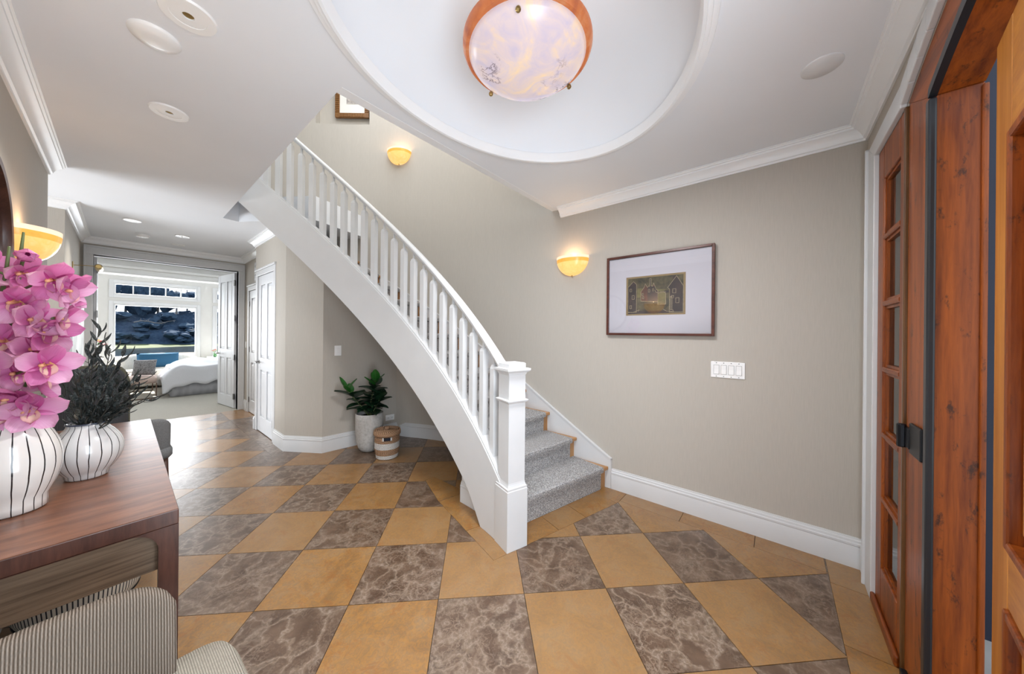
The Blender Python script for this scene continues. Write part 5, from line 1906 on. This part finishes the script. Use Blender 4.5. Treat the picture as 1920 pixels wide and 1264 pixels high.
# canvas and picture light in the hall
cv = thing('canvas_painting', 'pale abstract canvas on the hall wall under the brass picture light', 'painting', (XL, 6.18, 0.9))
MB().box(XL + 0.001, XL + 0.05, 5.37 + 0.08, 6.98, 0.89, 1.93).build('canvas', [plain('pale_abstract_paint', (0.60, 0.64, 0.64), 0.7, var=0.22, scale=3)], cv)
MB().box(XL, XL + 0.006, 5.44, 6.99, 0.88, 1.94).build('shadow_gap_frame', BLACK, cv)
pl = thing('picture_light', 'small brass picture light on a thin arm above the canvas', 'picture light', (XL, 6.2, 2.12))
MB().tube([(XL, 6.2, 2.14), (XL + 0.10, 6.2, 2.15), (XL + 0.185, 6.2, 2.15)], 0.004, 8).build('arm', BRASS, pl)
MB().tube([(XL + 0.19, 6.05, 2.135), (XL + 0.19, 6.08, 2.135), (XL + 0.19, 6.32, 2.135), (XL + 0.19, 6.35, 2.135)], [0.02, 0.032, 0.032, 0.02], 14).build('shade', BRASS, pl, smooth=40)
MB().box(XL - .0, XL + .008, 6.17, 6.23, 2.06, 2.18).build('backplate', BRASS, pl, bevel=0.003)

# ------------------------------------------------------------------ nook: potted rubber plant and lidded basket
def stone_mat():
    m, nt, b = NT('pitted_concrete')
    v = coords(nt)
    n_ = noise(nt, v, 40, 6, 0.7)
    n2 = noise(nt, v, 7, 4)
    c = ramp(nt, n_.outputs['Fac'], [(0.32, (0.30, 0.29, 0.27)), (0.5, (0.47, 0.46, 0.44)), (0.7, (0.56, 0.55, 0.53))])
    c = mix(nt, 0.35, c, ramp(nt, n2.outputs['Fac'], [(0.35, (0.36, 0.34, 0.32)), (0.65, (0.54, 0.53, 0.51))]))
    nt.links.new(c, b.inputs['Base Color'])
    b.inputs['Roughness'].default_value = 0.9
    bump(nt, b, n_.outputs['Fac'], 0.4, 0.004)
    return m


PC = (1.885, 3.70)
pot = thing('concrete_planter', 'tall rounded pale concrete planter in the nook under the stair', 'planter', (*PC, 0))
pp = [(0.001, 0.001), (0.07, 0.001), (0.095, 0.012), (0.12, 0.045), (0.138, 0.10), (0.148, 0.18), (0.153, 0.28), (0.155, 0.38), (0.155, 0.44), (0.150, 0.447), (0.138, 0.444), (0.135, 0.40)]
MB().lathe(pp, 48, PC).build('body', stone_mat(), pot, smooth=50)
MB().lathe([(0.001, 0.405), (0.137, 0.40)], 32, PC).build('soil', plain('potting_soil', (0.03, 0.022, 0.016), 0.95, var=0.4, scale=30), pot)


def rleaf_mat(name, lo, hi):
    m, nt, b = NT(name)
    tc = nd(nt, 'ShaderNodeTexCoord')
    sx = nd(nt, 'ShaderNodeSeparateXYZ', {0: tc.outputs['Object']})
    ab = nd(nt, 'ShaderNodeMath', {0: sx.outputs[1]}, operation='ABSOLUTE')
    c = ramp(nt, noise(nt, tc.outputs['Object'], 14, 3).outputs['Fac'], [(0.3, lo), (0.7, hi)])
    rib = ramp(nt, ab.outputs[0], [(0.0, (0.55, 0.55, 0.55)), (0.0025, (0, 0, 0))])
    c = mix(nt, rib, c, (0.10, 0.20, 0.06))
    nt.links.new(c, b.inputs['Base Color'])
    b.inputs['Roughness'].default_value = 0.3
    return m


RL = [rleaf_mat('rubber_leaf_dark', (0.006, 0.022, 0.012), (0.014, 0.05, 0.022)), rleaf_mat('rubber_leaf_young', (0.012, 0.085, 0.012), (0.03, 0.15, 0.025))]


def broad_leaf(L, W, mat_, droop):
    mb = MB()
    mb.grid(lambda u, v: (L * u, (v - .5) * W * (sin(pi * (0.05 + 0.93 * u ** 0.85)) ** 0.75), -droop * L * u * u + abs(v - .5) * W * 0.35 * (1 - .4 * u)), 8, 4)
    return mb.mesh('leaf', mat_, True)


BL = [broad_leaf(0.20, 0.145, RL[0], 0.16), broad_leaf(0.175, 0.145, RL[0], 0.32), broad_leaf(0.16, 0.088, RL[1], 0.05)]
rp_ = thing('rubber_plant', 'glossy dark green rubber plant growing from the concrete planter', 'plant', (*PC, 0.41))
rr = random.Random(3)
CTR = Vector((PC[0], PC[1], 0))
stems = [[(0, 0, .40), (-.10, .05, .56), (-.23, .10, .74)], [(0.0, 0, .40), (.0, -.01, .60), (.05, -.05, .82)], [(0, 0, .40), (.05, -.06, .5), (.08, -.09, .62)]]
for si, st in enumerate(stems):
    P_ = [CTR + Vector(p) for p in st]
    cur = [P_[0] * (1 - u) ** 2 + P_[1] * 2 * u * (1 - u) + P_[2] * u * u for u in [k / 8 for k in range(9)]]
    so = MB().tube(cur, [0.010 - 0.005 * k / 8 for k in range(9)], 8).build('stem', STEMM, rp_, smooth=True)
    nl = (15, 18, 12)[si]
    for k in range(nl):
        u = 0.22 + 0.78 * k / (nl - 1)
        p = cur[min(8, int(u * 8))].lerp(cur[min(8, int(u * 8) + 1)], u * 8 - int(u * 8))
        az = k * 2.4 + si
        el = 0.12 + 0.95 * (k / (nl - 1)) ** 1.8
        young = k >= nl - 4 and si < 2
        dr = Vector((cos(az) * cos(el), sin(az) * cos(el), sin(el)))
        yv = Vector((-sin(az), cos(az), 0))
        B = Matrix((dr, yv, dr.cross(yv))).transposed().to_4x4()
        link('leaf', BL[2] if young else BL[rr.randrange(2)], so, Matrix.Translation(p) @ B @ Matrix.Scale(rr.uniform(.85, 1.1), 4))


def weave_mat(name, lite, dark):
    m, nt, b = NT(name)
    tc = nd(nt, 'ShaderNodeTexCoord')
    sx = nd(nt, 'ShaderNodeSeparateXYZ', {0: tc.outputs['Object']})
    at = nd(nt, 'ShaderNodeMath', {0: sx.outputs[1], 1: sx.outputs[0]}, operation='ARCTAN2')
    zz = nd(nt, 'ShaderNodeMath', {0: sx.outputs[2], 1: 420.0}, operation='MULTIPLY')
    aa = nd(nt, 'ShaderNodeMath', {0: at.outputs[0], 1: 40.0}, operation='MULTIPLY')
    sm_ = nd(nt, 'ShaderNodeMath', {0: aa.outputs[0], 1: zz.outputs[0]}, operation='ADD')
    s1 = nd(nt, 'ShaderNodeMath', {0: sm_.outputs[0]}, operation='SINE')
    mr_ = nd(nt, 'ShaderNodeMapRange', {'Value': s1.outputs[0], 'From Min': -1.0, 'From Max': 1.0})
    c = ramp(nt, mr_.outputs[0], [(0.2, dark), (0.55, lite)])
    nt.links.new(c, b.inputs['Base Color'])
    b.inputs['Roughness'].default_value = 0.75
    bump(nt, b, mr_.outputs[0], 0.6, 0.004)
    return m


RAT = weave_mat('natural_rattan', (0.52, 0.32, 0.19), (0.10, 0.045, 0.022))
RATW = weave_mat('white_woven_rope', (0.70, 0.68, 0.66), (0.42, 0.40, 0.38))
BC = (1.92, 3.36)
lb_ = thing('lidded_basket', 'small lidded rattan basket with white bands beside the planter', 'basket', (*BC, 0))
BM = Matrix.Translation((*BC, 0))
rings = [(0.004 + 0.0135 * k) for k in range(19)]
for k, zz in enumerate(rings):
    r = 0.112 + 0.016 * min(1, zz / 0.10) - 0.004 * max(0, (zz - .2) / .05)
    wmat = RATW if (k < 3 or 8 <= k <= 12) else RAT
    link('coil', MB().lathe([(r - 0.006, zz), (r + 0.002, zz + 0.001), (r + 0.0055, zz + 0.0065), (r + 0.002, zz + 0.0125), (r - 0.006, zz + 0.0135)], 48).mesh('coil', wmat, True), lb_, BM)
link('base_disc', MB().lathe([(0.001, 0.002), (0.11, 0.002), (0.11, 0.008), (0.001, 0.008)], 40).mesh('base_disc', RATW), lb_, BM)
lid = link('lid', MB().lathe([(0.139, 0.256), (0.145, 0.262), (0.145, 0.288), (0.139, 0.295), (0.001, 0.304)], 48).mesh('lid', RAT, 50), lb_, BM)
for k in range(6):
    r = 0.02 + 0.021 * k
    link('lid_coil', MB().lathe([(r, 0.298), (r + .004, 0.307), (r + .014, 0.308), (r + 0.019, 0.298)], 40).mesh('lid_coil', RAT, True), lid, BM)
link('lid_knob', MB().lathe([(0.001, 0.305), (0.022, 0.306), (0.027, 0.318), (0.024, 0.333), (0.012, 0.341), (0.001, 0.342)], 24).mesh('lid_knob', RAT, True), lid, BM)
# leather loop handle on the side facing the room
hd = (Vector((0, 0, 0)) - Vector((*BC, 0))).normalized()
ht_ = Vector((-hd.y, hd.x, 0))
hc = Vector((*BC, 0.232)) + hd * 0.128
m_ = MB(); m_.obox(hc + hd * 0.005, ht_ * 0.034, hd * 0.006, Vector((0, 0, 0.0155))); m_.build('handle_slot', plain('navy_felt', (0.006, 0.008, 0.018), 0.8), lb_)
for sg in (-1, 1):
    m_ = MB(); m_.obox(hc + ht_ * (0.042 * sg) - hd * (0.002), ht_ * 0.009, hd * 0.008, Vector((0, 0, 0.017))); m_.build('handle_end', RATW, lb_, bevel=0.003)

# ------------------------------------------------------------------ bedroom furniture
BOUC = fabric_mat('cream_boucle', (0.66, 0.63, 0.57), scale=300)
LINEN = fabric_mat('white_linen', (0.64, 0.64, 0.66), scale=500, var=0.06)
SKIRT = fabric_mat('grey_linen_skirt', (0.42, 0.42, 0.44), scale=500, var=0.08)
BLUEF = rib_mat('blue_woven_cushion', (0.05, 0.17, 0.30), (0.012, 0.05, 0.12), n=14)

so = thing('curved_sofa', 'cream curved sofa under the bedroom picture window', 'sofa', (0.55, 11.75, 0))
sb = MB()
N_ = 30


def sofa_path(u):
    a = pi * (1 + u)          # from left arm round the back to right arm
    s_ = 2 * u - 1
    x = 0.56 + 0.70 * s_ if abs(s_) < 2 else 0
    y = 12.14 - 0.40 * abs(s_) ** 4
    return x, y


def sofa_back(u, v):
    x, y = sofa_path(u)
    s_ = 2 * u - 1
    a = 2 * pi * v
    top = 0.80 - 0.10 * abs(s_) ** 3
    cy, cz = cos(a), sin(a)
    th = 0.12
    hh = (top - 0.08) / 2
    dx = 0.0
    return (x + 0.0 * cy, y + th * (abs(cy) ** .6) * (1 if cy > 0 else -1), 0.08 + hh + hh * (abs(cz) ** .5) * (1 if cz > 0 else -1))


sb.grid(sofa_back, 30, 16)
sb.build('backrest', BOUC, so, smooth=True)
for sg in (-1, 1):
    ar = MB()
    ar.grid(lambda u, v: (0.56 + sg * 0.68 + 0.10 * cos(2 * pi * v) * (0.6 + .4 * sin(pi * min(1, u * 1.2 + .1))), 11.36 + 0.55 * u, 0.36 + 0.30 * sin(2 * pi * v) * (0.9 + .15 * u)), 10, 14)
    ar.build('arm', BOUC, so, smooth=True)
link('seat', seat_mesh('seat', 1.36, 0.70, 0.24, BOUC, 0.20), so, Matrix.Translation((0.56, 11.72, 0)))
link('base', seat_mesh('base', 1.42, 0.68, 0.16, BOUC, 0.06), so, Matrix.Translation((0.56, 11.73, 0)))
for sx in (-.6, .6):
    for yy in (11.38, 11.95):
        MB().tube([(0.56 + sx, yy, 0.001), (.56 + sx, yy, 0.09)], 0.02, 8).build('foot', CHW, so)


def cushion(name, label, cat, c, w_, h_, th, rot, mat_, grp=None):
    me = bpy.data.meshes.new(name)
    bm_ = bmesh.new()
    uvl = bm_.loops.layers.uv.new('UVMap')
    n_ = 12
    g = {}
    for sd in (0, 1):
        for i in range(n_ + 1):
            for j in range(n_ + 1):
                u, v = 2 * i / n_ - 1, 2 * j / n_ - 1
                if sd and (i in (0, n_) or j in (0, n_)):
                    g[sd, i, j] = g[0, i, j]; continue
                t_ = ((1 - u * u) * (1 - v * v)) ** 0.45
                pin = 1 - 0.07 * (1 - abs(u) * abs(v)) * (u * u + v * v) * .5
                g[sd, i, j] = bm_.verts.new((u * w_ / 2 * pin, (1 if sd else -1) * th / 2 * t_, v * h_ / 2 * pin))
    for sd in (0, 1):
        for i in range(n_):
            for j in range(n_):
                q_ = [(i, j), (i + 1, j), (i + 1, j + 1), (i, j + 1)]
                f = bm_.faces.new([g[sd, a, b] for a, b in q_])
                for lp, (a, b) in zip(f.loops, q_):
                    lp[uvl].uv = (b / n_, a / n_)
    bmesh.ops.recalc_face_normals(bm_, faces=bm_.faces)
    bm_.to_mesh(me); bm_.free()
    me.materials.append(mat_)
    me.shade_smooth()
    return tag(link(name, me, None, Matrix.Translation(c) @ rot), label, cat, grp)


cushion('lumbar_pillow', 'long blue woven pillow leaning on the cream sofa', 'pillow', (0.58, 11.76, 0.645), 0.72, 0.36, 0.16, Matrix.Rotation(radians(-14), 4, 'X'), BLUEF)


def branch_print():
    m, nt, b = NT('grey_branch_print')
    v = coords(nt, scale=(1, 1, 1))
    n_ = noise(nt, v, 5, 4)
    dv = nd(nt, 'ShaderNodeVectorMath', {0: v, 1: n_.outputs['Color']}, operation='ADD')
    e_ = nd(nt, 'ShaderNodeTexVoronoi', {'Vector': dv.outputs[0], 'Scale': 13.0}, feature='DISTANCE_TO_EDGE')
    c = ramp(nt, e_.outputs['Distance'], [(0.03, (0.07, 0.065, 0.065)), (0.07, (0.27, 0.26, 0.26))])
    nt.links.new(c, b.inputs['Base Color'])
    b.inputs['Roughness'].default_value = 0.9
    return m


bn = thing('upholstered_bench', 'blush cushioned bench on thin metal legs at the foot of the bed', 'bench', (0.27, 10.4, 0))
link('cushion', seat_mesh('cushion', 0.42, 1.40, 0.13, fabric_mat('blush_upholstery', (0.55, 0.42, 0.36), scale=400, var=.1), 0.31), bn, Matrix.Translation((0.265, 10.38, 0)))
for yy in (9.72, 11.02):
    lg = MB()
    for xx in (0.075, 0.455):
        lg.box(xx - .009, xx + .009, yy - .009, yy + .009, 0.001, 0.32)
    lg.box(0.075, 0.455, yy - .009, yy + .009, 0.001, 0.018)
    lg.build('leg_frame', plain('bronze_tube', (0.13, 0.085, 0.06), 0.4, 0.8), bn)
cushion('print_pillow', 'grey pillow with a dark branch print on the bench', 'pillow', (0.30, 10.05, 0.615), 0.34, 0.33, 0.15, Matrix.Rotation(radians(-20), 4, 'Z') @ Matrix.Rotation(radians(-18), 4, 'X'), branch_print())

bed = thing('bed', 'bed with a rumpled white duvet and grey skirt in the bedroom', 'bed', (1.6, 10.4, 0))


def duvet(u, v):
    # u along X (foot to head), v across Y with hanging sides
    x = 0.53 + 2.17 * u
    s_ = (v - 0.5) * 2
    hang = max(0, abs(s_) - 0.74) / 0.26
    y = 10.42 + (1 if s_ > 0 else -1) * min(abs(s_) / 0.74, 1) * 0.80 + (1 if s_ > 0 else -1) * 0.07 * hang
    drop = 0.40 * hang * (0.92 + 0.08 * sin(x * 9))
    fh = max(0, 0.16 - u) / 0.16
    zt = 0.64 + 0.05 * sin(x * 3.1 + 0.6) * cos((y - 10) * 2.4) + 0.02 * sin(x * 9 + y * 6)
    zt = zt - 0.34 * fh ** 2.0
    z_ = max(zt - drop + 0.03 * sin(x * 17 + y * 3) * hang, 0.10)
    return (x - 0.0 * fh, y + 0.025 * sin(x * 14) * hang, z_)


dv_ = MB(); dv_.grid(duvet, 60, 40)
dv_.build('duvet', LINEN, bed, smooth=True, solid=0.03)
MB().box(0.66, 2.7, 9.66, 11.18, 0.16, 0.58).build('mattress', LINEN, bed, bevel=0.05)
sk = MB()
pts_ = []
for k in range(80):
    u = k / 79
    if u < 0.22:
        p = (0.655, 11.18 - (11.18 - 9.645) * u / 0.22)
    else:
        p = (0.655 + 2.05 * (u - .22) / .78, 9.645)
    w_ = 0.010 * sin(k * 1.9)
    pts_.append((p[0] + (w_ if u < .22 else 0), p[1] + (w_ if u >= .22 else 0)))
sk.add([(p[0], p[1], zz) for p in pts_ for zz in (0.004, 0.30)], [(2 * k, 2 * k + 2, 2 * k + 3, 2 * k + 1) for k in range(79)])
sk.build('bed_skirt', SKIRT, bed, smooth=True, solid=0.006)
HB = MB().box(2.72, 2.80, 9.6, 11.25, 0, 1.2).build('headboard', BOUC, bed, bevel=0.03)

cab = thing('side_cabinet', 'low white side table under the left edge of the picture window', 'side table', (-0.30, 11.6, 0))
MB().box(-0.62, -0.29, 11.45, 11.95, 0.04, 0.70).build('body', WHITE, cab, bevel=0.01)
MB().box(-0.64, -0.27, 11.43, 11.97, 0.70, 0.73).build('top', WHITE, cab, bevel=0.006)
for xx in (-.58, -.33):
    for yy in (11.5, 11.9):
        MB().box(xx - .02, xx + .02, yy - .02, yy + .02, 0.001, 0.045).build('foot', WHITE, cab)
FLC = [plain('bouquet_orange', (0.85, 0.22, 0.02), 0.6), plain('bouquet_red', (0.65, 0.03, 0.03), 0.6), plain('bouquet_green', (0.10, 0.38, 0.03), 0.6), plain('bouquet_yellow', (0.85, 0.55, 0.03), 0.6)]


def bouquet(name, label, c, n_, sc_, mats, vcol):
    t = thing(name, label, 'flowers', c)
    x, y, z_ = c
    r = 0.07 * sc_
    MB().lathe([(0.001, z_), (r * .7, z_), (r, z_ + .08 * sc_), (r * .8, z_ + 0.2 * sc_), (r * .7, z_ + 0.2 * sc_), (0.001, z_ + .02)], 20, (x, y)).build('vase', vcol, t, smooth=True)
    rb = random.Random(len(label))
    for k in range(n_):
        a = k * 2.4
        q_ = sqrt(k / n_)
        p = Vector((x + .13 * sc_ * q_ * cos(a), y + .13 * sc_ * q_ * sin(a), z_ + .34 * sc_ - .10 * sc_ * q_ * q_))
        MB().tube([(x, y, z_ + .15 * sc_), p], 0.004 * sc_, 5).build('stem', STEMM, t)
        pm_ = MB()
        for w in range(5):
            b_ = w * 2 * pi / 5
            d = Vector((cos(b_), sin(b_), 0.5))
            pm_.add([p, p + d * .045 * sc_ + Vector((-sin(b_), cos(b_), 0)) * .02 * sc_, p + d * .06 * sc_, p + d * .045 * sc_ - Vector((-sin(b_), cos(b_), 0)) * .02 * sc_], [(0, 1, 2, 3)])
        pm_.build('blossom', mats[k % len(mats)], t)
    return t


bouquet('bouquet', 'orange and green flower bouquet on the white side table', (-0.40, 11.6, 0.7305), 14, 1.25, FLC, plain('blue_white_vase', (0.55, 0.60, 0.68), 0.3))
nt_ = thing('nightstand', 'white nightstand under the narrow window beyond the bed', 'nightstand', (1.95, 12.05, 0))
MB().box(1.55, 2.35, 11.85, 12.3, 0.04, 0.62).build('body', WHITE, nt_, bevel=0.01)
MB().box(1.53, 2.37, 11.83, 12.32, 0.62, 0.65).build('top', WHITE, nt_, bevel=0.006)
for xx in (1.6, 2.3):
    for yy in (11.9, 12.25):
        MB().box(xx - .02, xx + .02, yy - .02, yy + .02, 0.001, 0.045).build('foot', WHITE, nt_)
bouquet('small_plant', 'small red and green plant on the nightstand by the narrow window', (1.66, 12.0, 0.6505), 8, 0.6, [FLC[1], FLC[2]], plain('green_pot', (0.10, 0.25, 0.10), 0.5))
